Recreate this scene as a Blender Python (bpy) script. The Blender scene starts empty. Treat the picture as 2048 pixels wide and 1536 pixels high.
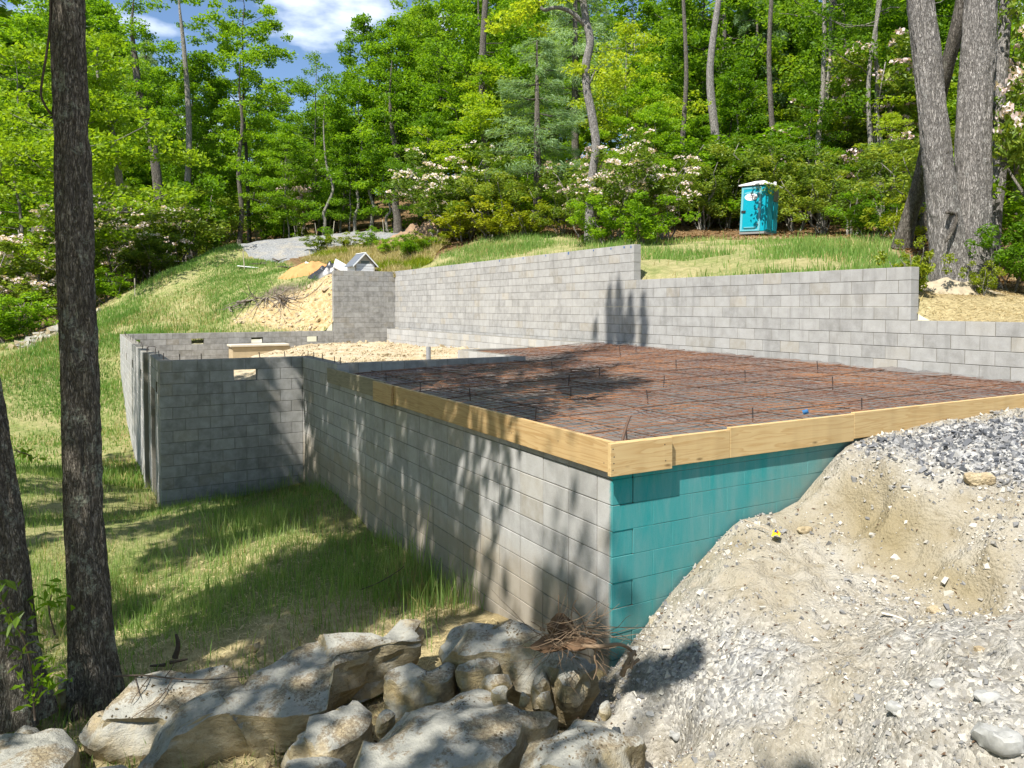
import bpy, bmesh, math, random
import numpy as np
from mathutils import Vector, Matrix, Euler, noise as mnoise
rnd = random.Random(7)
R = math.radians
sc = bpy.context.scene
COL = sc.collection

# ------------------------------------------------------------------ camera, sky, sun, exposure
CAM = np.array([-3.517, -4.614, 1.342]); YAW, PIT, FPX, CY = R(29.62), R(-1.95), 1498.9, 664.0
cd = bpy.data.cameras.new('camera'); cam = bpy.data.objects.new('camera', cd); COL.objects.link(cam)
cam.location = CAM; cam.rotation_euler = (R(90) + PIT, 0, -YAW)
cd.sensor_width = 36; cd.lens = 36 * FPX / 2048; cd.shift_y = (CY - 768) / 2048; cd.clip_end = 1500; cd.clip_start = .05
sc.camera = cam

SUN_AZ, SUN_EL = R(-118), R(56)          # azimuth clockwise from +y
sdir = Vector((math.sin(SUN_AZ) * math.cos(SUN_EL), math.cos(SUN_AZ) * math.cos(SUN_EL), math.sin(SUN_EL)))
CLOUD = (5.606, 6.676, 7.02)
w = bpy.data.worlds.new('World'); sc.world = w; w.use_nodes = True
nt = w.node_tree; nt.nodes.clear()
wo = nt.nodes.new('ShaderNodeOutputWorld'); bg = nt.nodes.new('ShaderNodeBackground')
sky = nt.nodes.new('ShaderNodeTexSky'); sky.sky_type = 'NISHITA'; sky.sun_disc = False
sky.sun_elevation = SUN_EL; sky.sun_rotation = SUN_AZ; sky.altitude = 600; sky.air_density = 1.0; sky.dust_density = .15; sky.ozone_density = 2.5
tc = nt.nodes.new('ShaderNodeTexCoord'); mp = nt.nodes.new('ShaderNodeMapping'); mp.inputs['Scale'].default_value = (1, 1, 2.6); mp.inputs['Location'].default_value = CLOUD
cn = nt.nodes.new('ShaderNodeTexNoise'); cn.inputs['Scale'].default_value = 3.1; cn.inputs['Detail'].default_value = 7; cn.inputs['Roughness'].default_value = .52
cr = nt.nodes.new('ShaderNodeValToRGB'); cr.color_ramp.elements[0].position = .53; cr.color_ramp.elements[1].position = .68
mx = nt.nodes.new('ShaderNodeMixRGB'); mx.inputs[2].default_value = (11.5, 12, 12.6, 1)
nt.links.new(tc.outputs['Generated'], mp.inputs[0]); nt.links.new(mp.outputs[0], cn.inputs['Vector']); nt.links.new(cn.outputs[0], cr.inputs[0])
hs = nt.nodes.new('ShaderNodeHueSaturation'); hs.inputs['Saturation'].default_value = 1.04
nt.links.new(sky.outputs[0], hs.inputs['Color']); nt.links.new(hs.outputs[0], mx.inputs[1]); nt.links.new(cr.outputs[0], mx.inputs[0])
nt.links.new(mx.outputs[0], bg.inputs[0]); nt.links.new(bg.outputs[0], wo.inputs[0]); bg.inputs[1].default_value = .088
sl = bpy.data.lights.new('sun', 'SUN'); sl.energy = 4.8; sl.angle = R(.53); sl.color = (1, .95, .86)
so = bpy.data.objects.new('sun', sl); COL.objects.link(so); so.rotation_euler = sdir.to_track_quat('Z', 'Y').to_euler()
sc.view_settings.view_transform = 'Standard'; sc.view_settings.look = 'None'; sc.view_settings.gamma = 1
sc.view_settings.use_curve_mapping = False; sc.view_settings.exposure = 1.0
sc.render.engine = 'CYCLES'
cy = sc.cycles; cy.use_denoising = True; cy.max_bounces = 6; cy.diffuse_bounces = 3; cy.glossy_bounces = 2; cy.transmission_bounces = 4; cy.transparent_max_bounces = 4
cy.caustics_reflective = False; cy.caustics_refractive = False

# ------------------------------------------------------------------ helpers
_fw = np.array([math.cos(PIT) * math.sin(YAW), math.cos(PIT) * math.cos(YAW), math.sin(PIT)])
_rt = np.array([math.cos(YAW), -math.sin(YAW), 0]); _up = np.cross(_rt, _fw)
def ray(u, v): return _fw + _rt * (u - 1024) / FPX - _up * (v - CY) / FPX
def at(u, v, d): return CAM + ray(u, v) * d                     # a place in the world, d metres ahead
def onz(u, v, z):
    r = ray(u, v); return CAM + r * (z - CAM[2]) / r[2]
def tag(o, label=None, cat=None, group=None, kind=None):
    if label: o['label'] = label
    if cat: o['category'] = cat
    if group: o['group'] = group
    if kind: o['kind'] = kind
    return o
def empty(name, loc=(0, 0, 0), rot=(0, 0, 0)):
    o = bpy.data.objects.new(name, None); COL.objects.link(o); o.location = loc; o.rotation_euler = rot; o.empty_display_size = .1; return o
def obj(name, me, parent=None, mat=None):
    o = bpy.data.objects.new(name, me); COL.objects.link(o)
    if parent: o.parent = parent
    if mat and not me.materials: me.materials.append(mat)
    return o
def npmesh(name, V, F, smooth=False, mat=None, colors=None):
    """F: (n,3) or (n,4) int array, or a list of those"""
    V = np.asarray(V, np.float32); Fs = F if isinstance(F, list) else [F]
    Fs = [np.asarray(f, np.int32) for f in Fs if len(f)]
    me = bpy.data.meshes.new(name); me.vertices.add(len(V)); me.vertices.foreach_set('co', V.ravel())
    nl = sum(f.size for f in Fs); npoly = sum(len(f) for f in Fs)
    me.loops.add(nl); me.loops.foreach_set('vertex_index', np.concatenate([f.ravel() for f in Fs]))
    me.polygons.add(npoly); tot = np.concatenate([np.full(len(f), f.shape[1], np.int32) for f in Fs])
    st = np.concatenate([[0], np.cumsum(tot)[:-1]]).astype(np.int32)
    me.polygons.foreach_set('loop_start', st); me.polygons.foreach_set('loop_total', tot)
    me.polygons.foreach_set('use_smooth', np.full(npoly, smooth, bool))
    if colors:
        for k, a in colors.items():
            at_ = me.attributes.new(k, 'FLOAT', 'POINT'); at_.data.foreach_set('value', np.asarray(a, np.float32))
    me.update(calc_edges=True)
    if mat: me.materials.append(mat)
    return me
class MB:
    def __init__(s): s.V = []; s.Q = []; s.T = []; s.n = 0
    def add(s, V, F):
        V = np.asarray(V, float); F = np.asarray(F, int) + s.n
        s.V.append(V); (s.Q if F.shape[1] == 4 else s.T).append(F); s.n += len(V); return s
    def box(s, x0, x1, y0, y1, z0, z1):
        V = [(x0, y0, z0), (x1, y0, z0), (x1, y1, z0), (x0, y1, z0), (x0, y0, z1), (x1, y0, z1), (x1, y1, z1), (x0, y1, z1)]
        return s.add(V, [(0, 3, 2, 1), (4, 5, 6, 7), (0, 1, 5, 4), (1, 2, 6, 5), (2, 3, 7, 6), (3, 0, 4, 7)])
    def tube(s, P, rad, n=8, cap=True):
        P = np.asarray(P, float); k = len(P); rad = np.broadcast_to(np.asarray(rad, float), (k,))
        T = np.gradient(P, axis=0); T /= np.linalg.norm(T, axis=1)[:, None] + 1e-9
        ref = np.array([0, 0, 1.]) if abs(T[0][2]) < .9 else np.array([1., 0, 0])
        A = np.cross(T, ref); A /= np.linalg.norm(A, axis=1)[:, None] + 1e-9; B = np.cross(T, A)
        th = np.linspace(0, 2 * np.pi, n, endpoint=False)
        V = P[:, None] + rad[:, None, None] * (np.cos(th)[None, :, None] * A[:, None] + np.sin(th)[None, :, None] * B[:, None])
        i = np.arange(k - 1)[:, None] * n; j = np.arange(n)[None]; j2 = (j + 1) % n
        F = np.stack([i + j, i + j2, i + n + j2, i + n + j], -1).reshape(-1, 4)
        V = V.reshape(-1, 3); b = s.n; s.add(V, F)
        if cap:
            for e, r0 in ((0, 0), (k - 1, (k - 1) * n)):
                c = len(V); s.V.append(P[e][None]); s.T.append(np.array([[b + r0 + q, b + r0 + (q + 1) % n, s.n] for q in range(n)])); s.n += 1
        return s
    def mesh(s, name, mat=None, smooth=False):
        F = []
        if s.Q: F.append(np.concatenate(s.Q))
        if s.T: F.append(np.concatenate(s.T))
        return npmesh(name, np.concatenate(s.V), F, smooth, mat)
    def build(s, name, mat, parent=None, smooth=False): return obj(name, s.mesh(name, mat, smooth), parent)
def bevel_box(name, x0, x1, y0, y1, z0, z1, bev, mat=None, seg=1):
    bm = bmesh.new(); m = Matrix.Diagonal((x1 - x0, y1 - y0, z1 - z0, 1)); m.translation = ((x0 + x1) / 2, (y0 + y1) / 2, (z0 + z1) / 2)
    bmesh.ops.create_cube(bm, size=1, matrix=m)
    bmesh.ops.bevel(bm, geom=bm.edges[:], offset=bev, segments=seg, affect='EDGES', profile=.5)
    me = bpy.data.meshes.new(name); bm.to_mesh(me); bm.free()
    me.polygons.foreach_set('use_smooth', np.zeros(len(me.polygons), bool))
    if mat: me.materials.append(mat)
    return me
# value noise on arrays (tileless, hashed lattice)
def _hash(ix, iy, iz, s):
    h = (ix * 374761393 + iy * 668265263 + iz * 2147483647 + s * 974634777) & 0xFFFFFFFF
    h = ((h ^ (h >> 13)) * 1274126177) & 0xFFFFFFFF
    return ((h ^ (h >> 16)) & 0xFFFF) / 65535.0
def vnoise(P, s=0):
    P = np.asarray(P, float); I = np.floor(P).astype(np.int64); f = P - I; f = f * f * (3 - 2 * f); o = 0
    for dx in (0, 1):
        for dy in (0, 1):
            for dz in (0, 1):
                wgt = (f[:, 0] if dx else 1 - f[:, 0]) * (f[:, 1] if dy else 1 - f[:, 1]) * (f[:, 2] if dz else 1 - f[:, 2])
                o = o + wgt * _hash(I[:, 0] + dx, I[:, 1] + dy, I[:, 2] + dz, s)
    return o * 2 - 1
def fbm(P, oct=4, s=0, gain=.5):
    P = np.asarray(P, float); o = 0; a = 1
    for k in range(oct): o = o + a * vnoise(P * 2 ** k + 17.3 * k, s + k); a *= gain
    return o
def chaikin(P, n=2, closed=True):
    P = np.asarray(P, float)
    for _ in range(n):
        N = np.roll(P, -1, 0) if closed else P[1:]
        A = P if closed else P[:-1]
        Q = np.empty((2 * len(A), P.shape[1])); Q[0::2] = .75 * A + .25 * N; Q[1::2] = .25 * A + .75 * N
        P = Q if closed else np.vstack([P[:1], Q, P[-1:]])
    return P
def polymask(x, y, poly, soft):
    poly = np.asarray(poly)[:, :2]; ins = np.zeros(len(x), bool); dm = np.full(len(x), 1e9)
    for i in range(len(poly)):
        ax, ay = poly[i]; bx, by = poly[(i + 1) % len(poly)]
        c = ((ay > y) != (by > y)) & (x < (bx - ax) * (y - ay) / (by - ay + 1e-12) + ax); ins ^= c
        L2 = (bx - ax) ** 2 + (by - ay) ** 2 + 1e-12; t = np.clip(((x - ax) * (bx - ax) + (y - ay) * (by - ay)) / L2, 0, 1)
        dm = np.minimum(dm, np.hypot(x - ax - t * (bx - ax), y - ay - t * (by - ay)))
    return np.clip(.5 + np.where(ins, dm, -dm) / soft, 0, 1)

# ------------------------------------------------------------------ materials
class N:
    """a small node-building shorthand"""
    def __init__(s, name):
        s.m = bpy.data.materials.new(name); s.m.use_nodes = True; s.t = s.m.node_tree; s.t.nodes.clear()
        s.out = s.t.nodes.new('ShaderNodeOutputMaterial')
    def n(s, ty, **kw):
        nd = s.t.nodes.new('ShaderNode' + ty)
        for k, v in kw.items(): setattr(nd, k, v)
        return nd
    def l(s, a, b): s.t.links.new(a, b)
    def pos(s): return s.n('NewGeometry').outputs['Position']
    def oco(s): return s.n('TexCoord').outputs['Object']
    def sep(s, v): nd = s.n('SeparateXYZ'); s.l(v, nd.inputs[0]); return nd.outputs
    def map(s, v, sc=(1, 1, 1), rot=(0, 0, 0)):
        nd = s.n('Mapping'); nd.inputs['Scale'].default_value = sc; nd.inputs['Rotation'].default_value = rot; s.l(v, nd.inputs[0]); return nd.outputs[0]
    def noise(s, v, scale, detail=4, rough=.55, dist=0):
        nd = s.n('TexNoise'); nd.inputs['Scale'].default_value = scale; nd.inputs['Detail'].default_value = detail; nd.inputs['Roughness'].default_value = rough
        nd.inputs['Distortion'].default_value = dist; s.l(v, nd.inputs['Vector']); return nd.outputs[0]
    def vor(s, v, scale, feat='F1', out='Distance'):
        nd = s.n('TexVoronoi', feature=feat); nd.inputs['Scale'].default_value = scale; s.l(v, nd.inputs['Vector']); return nd.outputs[out]
    def ramp(s, f, stops, interp='LINEAR'):
        nd = s.n('ValToRGB'); cr = nd.color_ramp; cr.interpolation = interp
        while len(cr.elements) < len(stops): cr.elements.new(.5)
        for e, (p, c) in zip(cr.elements, stops):
            e.position = p; e.color = (c, c, c, 1) if not isinstance(c, tuple) else (*c, 1)
        s.l(f, nd.inputs[0]); return nd.outputs[0]
    def mix(s, f, a, b, blend='MIX'):
        nd = s.n('MixRGB', blend_type=blend)
        for i, x in ((0, f), (1, a), (2, b)):
            if isinstance(x, (int, float)): nd.inputs[i].default_value = x if i == 0 else (x, x, x, 1)
            elif isinstance(x, tuple): nd.inputs[i].default_value = (*x, 1)
            else: s.l(x, nd.inputs[i])
        return nd.outputs[0]
    def math(s, op, a, b=0., c=None, clamp=False):
        nd = s.n('Math', operation=op); nd.use_clamp = clamp
        for i, x in enumerate((a, b) if c is None else (a, b, c)):
            if isinstance(x, (int, float)): nd.inputs[i].default_value = x
            else: s.l(x, nd.inputs[i])
        return nd.outputs[0]
    def attr(s, name): nd = s.n('Attribute'); nd.attribute_name = name; return nd.outputs['Fac']
    def rand(s):
        a = s.n('ObjectInfo').outputs['Random']; b = s.n('NewGeometry').outputs['Random Per Island']
        return s.math('FRACT', s.math('ADD', a, b))
    def bump(s, h, strength=.5, dist=.01):
        nd = s.n('Bump'); nd.inputs['Strength'].default_value = strength; nd.inputs['Distance'].default_value = dist; s.l(h, nd.inputs['Height']); return nd.outputs[0]
    def done(s, col, rough=.9, bump=None, spec=.3, metal=0):
        p = s.n('BsdfPrincipled')
        for k, x in (('Base Color', col), ('Roughness', rough), ('Metallic', metal)):
            if isinstance(x, tuple): p.inputs[k].default_value = (*x, 1)
            elif isinstance(x, (int, float)): p.inputs[k].default_value = x
            else: s.l(x, p.inputs[k])
        p.inputs['Specular IOR Level'].default_value = spec
        if bump is not None: s.l(bump, p.inputs['Normal'])
        s.l(p.outputs[0], s.out.inputs[0]); return s.m

def mat_block(name, teal=False, base=(.335, .33, .32), vary=.2):
    s = N(name); p = s.pos(); r = s.rand()
    fine = s.noise(p, 160, 3, .7); mid = s.noise(p, 7, 4, .6)
    c = s.mix(r, tuple(x * (1 - vary) for x in base), tuple(x * (1 + vary * .55) for x in base))
    tint = s.ramp(s.math('FRACT', s.math('MULTIPLY', r, 7.31)), [(0, (1, 1, 1)), (.8, (1, 1, 1)), (.97, (1.0, .93, .80)), (1, (1, .92, .8))])
    c = s.mix(.8, c, tint, 'MULTIPLY')
    c = s.mix(s.ramp(mid, [(.35, 0.), (.7, 1.)]), c, s.mix(.5, c, (.46, .46, .46)))
    stain = s.noise(s.map(p, (3, 3, .6)), 1.6, 4, .6)
    c = s.mix(s.math('MULTIPLY', s.ramp(stain, [(.52, 0.), (.72, 1.)]), .45), c, tuple(x * .5 for x in base))
    c = s.mix(s.math('MULTIPLY', s.ramp(fine, [(.3, 1.), (.5, 0.)]), .35), c, tuple(x * .35 for x in base))
    smear = s.math('MULTIPLY', s.ramp(s.noise(s.map(p, (1, 1, 2.2)), 3.3, 6, .7), [(.63, 0.), (.7, 1.)]), s.ramp(fine, [(.4, .2), (.6, 1.)]))
    c = s.mix(s.math('MULTIPLY', smear, .5), c, (.47, .46, .43))
    if teal:
        spz = s.math('MULTIPLY', s.math('ADD', s.math('ADD', s.sep(p)[2], 1.25), s.math('MULTIPLY', s.noise(p, 3, 5, .7), -.9)), -2.2, clamp=True)
        c = s.mix(s.math('MULTIPLY', spz, .55), c, (.27, .215, .14))
    h = s.math('ADD', s.math('MULTIPLY', fine, .7), s.math('MULTIPLY', s.noise(p, 45, 3), .5))
    if teal:
        g = s.n('NewGeometry'); ny = s.sep(g.outputs['Normal'])[1]; P = s.sep(p)
        facing = s.ramp(s.math('MULTIPLY', ny, -1), [(.45, 0.), (.6, 1.)])
        over = s.math('MULTIPLY', s.ramp(s.math('SUBTRACT', P[1], s.math('MULTIPLY', s.noise(p, 30, 2), .035)), [(0, 1.), (.03, 0.)]), .9)
        near = s.ramp(P[1], [(.0, 1.), (.08, 1.), (.09, 0.)])
        streak = s.noise(s.map(p, (4.2, 1, .8)), 1.5, 7, .72, .5)
        fade = s.math('ADD', s.math('MULTIPLY', P[0], .13), s.math('MULTIPLY', P[2], -.24))
        f = s.ramp(s.math('ADD', s.math('ADD', s.math('MULTIPLY', streak, 1.3), s.math('MULTIPLY', fade, .8)), -.12), [(.38, 0.), (.95, 1.)])
        paint = s.mix(f, (.008, .245, .255), (.11, .28, .285))
        dusty = s.ramp(s.math('ADD', s.math('ADD', s.math('MULTIPLY', P[0], .23), s.math('MULTIPLY', P[2], -.38)), s.math('MULTIPLY', s.noise(p, 4, 3), .35)), [(.62, 0.), (1.0, 1.)])
        paint = s.mix(s.math('MULTIPLY', dusty, .7), paint, (.25, .225, .17))
        paint = s.mix(s.math('MULTIPLY', s.ramp(fine, [(.3, 1.), (.5, 0.)]), .3), paint, (.0, .1, .11))
        c = s.mix(s.math('MULTIPLY', s.math('MAXIMUM', facing, over), near), c, paint)
    return s.done(c, .93, s.bump(h, .55, .004), .2)

M = {}
M['block'] = mat_block('concrete_block')
M['block_paint'] = mat_block('concrete_block_teal_face', True)
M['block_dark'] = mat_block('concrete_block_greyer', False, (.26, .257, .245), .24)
M['block_ledge'] = mat_block('concrete_block_pale', False, (.4, .4, .395), .18)
def mat_mortar(teal=False):
    s = N('mortar'); p = s.pos(); n = s.noise(p, 40, 4)
    c = s.mix(n, (.13, .125, .11), (.26, .245, .215))
    if teal:
        ny = s.sep(s.n('NewGeometry').outputs['Normal'])[1]; P = s.sep(p)
        f = s.math('MULTIPLY', s.ramp(s.math('MULTIPLY', ny, -1), [(.45, 0.), (.6, 1.)]), s.ramp(P[1], [(.1, 1.), (.12, 0.)]))
        c = s.mix(f, c, s.mix(s.ramp(P[0], [(0, 0.), (1, 1.)]), (.0, .24, .245), (.09, .27, .27)))
    return s.done(c, .95, s.bump(n, .6, .005), .1)
M['mortar'] = mat_mortar(); M['mortar_paint'] = mat_mortar(True)

def mat_wood(name, c0, c1, axis):
    s = N(name); p = s.oco(); r = s.n('ObjectInfo').outputs['Random']
    sc_ = (.55, 9, 9) if axis == 0 else (9, .55, 9)
    v = s.n('VectorMath', operation='ADD'); s.l(s.map(p, sc_), v.inputs[0]); cx = s.n('CombineXYZ'); s.l(s.math('MULTIPLY', r, 40), cx.inputs[0]); s.l(s.math('MULTIPLY', r, 23), cx.inputs[2]); s.l(cx.outputs[0], v.inputs[1])
    d = s.noise(v.outputs[0], 1.1, 3, .5, .4)
    g = s.math('FRACT', s.math('MULTIPLY', d, 9)); g = s.ramp(g, [(0, 0.), (.55, .35), (.9, 1.), (1, 0.)])
    fine = s.noise(s.map(p, (2, 90, 90) if axis == 0 else (90, 2, 90)), 2, 3, .6)
    c = s.mix(g, c0, c1); c = s.mix(s.math('MULTIPLY', fine, .35), c, tuple(x * .6 for x in c1))
    k = s.vor(s.map(p, (1.6, 1, 5) if axis == 0 else (1, 1.6, 5)), 1.15)
    c = s.mix(s.ramp(k, [(.05, 1.), (.1, 0.)]), c, tuple(x * .35 for x in c1))
    stain = s.noise(s.map(p, (1, 1, .15)), 3, 3)
    c = s.mix(s.math('MULTIPLY', s.ramp(stain, [(.5, 0.), (.7, 1.)]), .25), c, tuple(x * .55 for x in c1))
    return s.done(c, .62, s.bump(g, .12, .002), .3)
M['wood_x'] = mat_wood('fresh_pine_x', (.58, .43, .22), (.47, .31, .135), 0)
M['wood_y'] = mat_wood('fresh_pine_y', (.52, .37, .185), (.40, .255, .11), 1)
M['wood_old'] = mat_wood('grey_pine', (.30, .265, .18), (.2, .17, .11), 1)

def mat_bark(name, c0, c1, lichen, lc=(.34, .36, .28), scale=1., furrow=1.):
    s = N(name); p = s.oco(); wob = s.n('VectorMath', operation='ADD'); nd = s.n('TexNoise'); nd.inputs['Scale'].default_value = 5; s.l(p, nd.inputs['Vector'])
    sc_ = s.n('VectorMath', operation='SCALE'); s.l(nd.outputs['Color'], sc_.inputs[0]); sc_.inputs['Scale'].default_value = .06; s.l(p, wob.inputs[0]); s.l(sc_.outputs[0], wob.inputs[1])
    q = s.map(wob.outputs[0], (26 * scale, 26 * scale, 4.2 * scale)); f1 = s.noise(q, 1.5, 3, .55); d = s.noise(s.map(p, (30 * scale, 30 * scale, 8 * scale)), 2, 5, .75)
    e = s.math('MULTIPLY', s.math('ABSOLUTE', s.math('SUBTRACT', f1, .5)), 4.); e2 = s.math('MULTIPLY', s.math('ABSOLUTE', s.math('SUBTRACT', s.noise(q, 3.4, 3, .6), .5)), 3.); e = s.math('MINIMUM', e, s.math('ADD', e2, .12))
    c = s.mix(s.ramp(d, [(.3, 0.), (.7, 1.)]), c0, c1)
    crack = s.ramp(e, [(.03, 1.), (.34, 0.)]); c = s.mix(s.math('MULTIPLY', crack, .8), c, tuple(x * .3 for x in c0))
    l1 = s.noise(p, 4.5, 5, .7); l2 = s.noise(p, 30, 4, .7)
    lm = s.math('MULTIPLY', s.ramp(l1, [(.64 - lichen * .07, 0.), (.69 - lichen * .07, 1.)]), s.ramp(l2, [(.42, 0.), (.56, 1.)]))
    c = s.mix(s.math('MULTIPLY', lm, .7), c, lc)
    h = s.math('ADD', s.math('MULTIPLY', d, .6), s.ramp(e, [(0, 0.), (.3, 1.)]))
    return s.done(c, .95, s.bump(h, .95 * furrow, .022), .12)
M['bark_dark'] = mat_bark('dark_furrowed_bark', (.15, .13, .105), (.37, .33, .275), 1.5, (.42, .45, .36))
M['bark_grey'] = mat_bark('pale_shaggy_bark', (.27, .25, .23), (.50, .475, .45), .5, (.55, .55, .52), .8)
M['bark_mid'] = mat_bark('grey_brown_bark', (.12, .105, .088), (.3, .27, .235), .5, scale=.7)
M['bark_pale'] = mat_bark('pale_smooth_bark', (.27, .25, .21), (.48, .45, .4), .5, scale=.6)

def mat_leaf(name, ca, cb, cc, trans=.45, gloss=.25, sizevar=6.):
    s = N(name); r = s.n('NewGeometry').outputs['Random Per Island']; o = s.n('ObjectInfo').outputs['Random']
    n = s.noise(s.pos(), .55, 3)
    f = s.math('ADD', s.math('MULTIPLY', r, .45), s.math('ADD', s.math('MULTIPLY', n, .55), s.math('MULTIPLY', s.math('SUBTRACT', o, .5), .5)))
    c = s.ramp(f, [(.15, ca), (.5, cb), (.85, cc)])
    d = s.n('BsdfPrincipled'); s.l(c, d.inputs['Base Color']); d.inputs['Roughness'].default_value = .45; d.inputs['Specular IOR Level'].default_value = gloss
    t = s.n('BsdfTranslucent'); s.l(s.mix(1., c, (1.25, 1.2, .45), 'MULTIPLY'), t.inputs[0])
    m = s.n('MixShader'); m.inputs[0].default_value = trans; s.l(d.outputs[0], m.inputs[1]); s.l(t.outputs[0], m.inputs[2]); s.l(m.outputs[0], s.out.inputs[0])
    return s.m
M['leaf_bright'] = mat_leaf('spring_leaf', (.085, .185, .01), (.165, .315, .016), (.28, .44, .028), .55)
M['leaf_lime'] = mat_leaf('lime_leaf', (.17, .29, .014), (.27, .4, .022), (.4, .48, .04), .55)
M['leaf_deep'] = mat_leaf('deep_green_leaf', (.075, .165, .014), (.145, .275, .018), (.24, .38, .03), .55)
M['leaf_laurel'] = mat_leaf('laurel_leaf', (.085, .15, .018), (.165, .255, .03), (.31, .37, .05), .45, .3)
M['leaf_yellow'] = mat_leaf('yellow_green_leaf', (.12, .19, .01), (.24, .30, .015), (.36, .38, .03), .4)
M['needle'] = mat_leaf('soft_pine_needle', (.15, .25, .11), (.24, .37, .175), (.34, .47, .25), .45, .2)
M['grass'] = mat_leaf('grass_blade', (.085, .19, .035), (.145, .28, .055), (.30, .37, .12), .42, .25)
M['grass_near'] = mat_leaf('grass_blade_near', (.12, .225, .055), (.19, .32, .085), (.36, .43, .18), .45, .2)
M['grass_dry'] = mat_leaf('dry_grass', (.3, .27, .11), (.42, .36, .16), (.55, .46, .24), .3, .2)
M['flower'] = mat_leaf('pale_pink_blossom', (.58, .44, .46), (.7, .58, .59), (.78, .7, .7), .3, .2)
M['straw'] = mat_leaf('straw', (.3, .22, .1), (.42, .32, .16), (.55, .45, .26), .1, .2)

def simple(name, c, rough=.6, var=.15, scale=20, bump=.2, spec=.3, metal=0):
    s = N(name); p = s.oco(); n = s.noise(p, scale, 4, .6)
    return s.done(s.mix(n, tuple(x * (1 - var) for x in c), tuple(min(1, x * (1 + var)) for x in c)), rough, s.bump(n, bump, .004), spec, metal)

def mat_rock():
    s = N('tan_grey_stone'); p = s.oco(); nz = s.sep(s.n('NewGeometry').outputs['Normal'])[2]
    n1 = s.noise(p, 2.2, 6, .65); n2 = s.noise(p, 13, 6, .7); n3 = s.noise(s.map(p, (1, 1, 2.4)), 8, 6, .7, .4); n4 = s.noise(p, 48, 4, .7)
    c = s.ramp(n1, [(.32, (.22, .22, .2)), (.5, (.325, .32, .285)), (.66, (.41, .395, .34))])
    side = s.ramp(s.math('ADD', nz, s.math('MULTIPLY', s.math('SUBTRACT', n2, .5), .5)), [(.2, 1.), (.62, 0.)])
    c = s.mix(s.math('MULTIPLY', side, .9), c, s.ramp(n3, [(.3, (.2, .155, .085)), (.5, (.34, .275, .16)), (.7, (.44, .375, .25))]))
    c = s.mix(s.math('MULTIPLY', s.ramp(s.noise(p, 2.8, 5, .6), [(.53, 0.), (.64, 1.)]), .6), c, (.36, .27, .125))
    soil = s.math('MULTIPLY', s.ramp(s.math('ADD', s.noise(p, 2.6, 6, .72), s.math('MULTIPLY', n4, .15)), [(.57, 0.), (.61, 1.)]), s.ramp(nz, [(.55, 0.), (.8, 1.)]))
    c = s.mix(s.math('MULTIPLY', soil, s.ramp(n4, [(.42, .15), (.56, .85)])), c, s.mix(n4, (.07, .055, .035), (.24, .185, .12)))
    c = s.mix(s.math('MULTIPLY', s.ramp(n2, [(.3, 1.), (.44, 0.)]), .5), c, (.09, .085, .07))
    c = s.mix(s.math('MULTIPLY', s.ramp(n4, [(.6, 0.), (.75, 1.)]), .4), c, (.5, .49, .44))
    h = s.math('ADD', s.math('MULTIPLY', n2, 1.), s.math('ADD', n3, s.math('MULTIPLY', n4, .4)))
    return s.done(c, .92, s.bump(h, .85, .03), .15)
M['rock'] = mat_rock()
def mat_pebble():
    s = N('crushed_stone'); r = s.n('NewGeometry').outputs['Random Per Island']; n = s.noise(s.pos(), 90, 3)
    c = s.ramp(r, [(0, (.07, .08, .1)), (.2, (.16, .17, .19)), (.4, (.27, .265, .255)), (.75, (.4, .385, .35)), (1, (.53, .51, .46))])
    c = s.mix(s.math('MULTIPLY', n, .3), c, (.45, .38, .26))
    return s.done(c, .8, None, .3)
M['pebble'] = mat_pebble()
def mat_pebble_dark():
    s = N('slate_chips'); r = s.n('NewGeometry').outputs['Random Per Island']
    return s.done(s.ramp(r, [(0, (.05, .055, .065)), (.45, (.12, .125, .14)), (.75, (.22, .22, .225)), (1, (.45, .44, .42))]), .8, None, .3)
M['pebble_dark'] = mat_pebble_dark()
def mat_dirt(name, tone=1., yellow=0., gravel=False):
    s = N(name); p = s.pos(); n1 = s.noise(p, 1.6, 5, .6); n2 = s.noise(p, 9, 6, .7); n3 = s.noise(p, 60, 4, .7); v = s.vor(p, 42)
    c = s.ramp(n1, [(.32, (.41 * tone, .35 * tone, .24 * tone)), (.5, (.52 * tone, .47 * tone, .375 * tone)), (.66, (.6 * tone, .565 * tone, .49 * tone))])
    if yellow: c = s.mix(yellow, c, s.ramp(n2, [(.3, (.42, .25, .09)), (.55, (.6, .43, .19)), (.75, (.68, .56, .36))]))
    c = s.mix(s.math('MULTIPLY', s.ramp(n2, [(.25, 1.), (.45, 0.)]), .6), c, (.23 * tone, .175 * tone, .09 * tone))
    if gravel:
        damp = s.attr('damp'); c = s.mix(s.math('MULTIPLY', damp, .85), c, s.mix(n2, (.15, .12, .06), (.31, .255, .15)))
        g = s.attr('gravel'); gm = s.math('MULTIPLY', g, s.ramp(n2, [(.3, .4), (.55, 1.)]))
        vc = s.vor(p, 42, 'F1', 'Color'); vs = s.sep(vc)[0]
        c = s.mix(gm, c, s.ramp(vs, [(0, (.07, .08, .1)), (.4, (.2, .21, .23)), (.8, (.4, .4, .4)), (1, (.6, .59, .56))]))
    c = s.mix(s.math('MULTIPLY', s.ramp(n3, [(.3, 1.), (.46, 0.)]), .4), c, (.2, .17, .12))
    h = s.math('ADD', s.math('MULTIPLY', n2, 1.2), s.math('ADD', s.math('MULTIPLY', n3, .6), s.math('MULTIPLY', v, -.5)))
    return s.done(c, .97, s.bump(h, .8, .03), .1)
M['spoil'] = mat_dirt('sandy_spoil', .62, 0., True)
M['sand'] = mat_dirt('yellow_sand', .72, .3)
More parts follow.
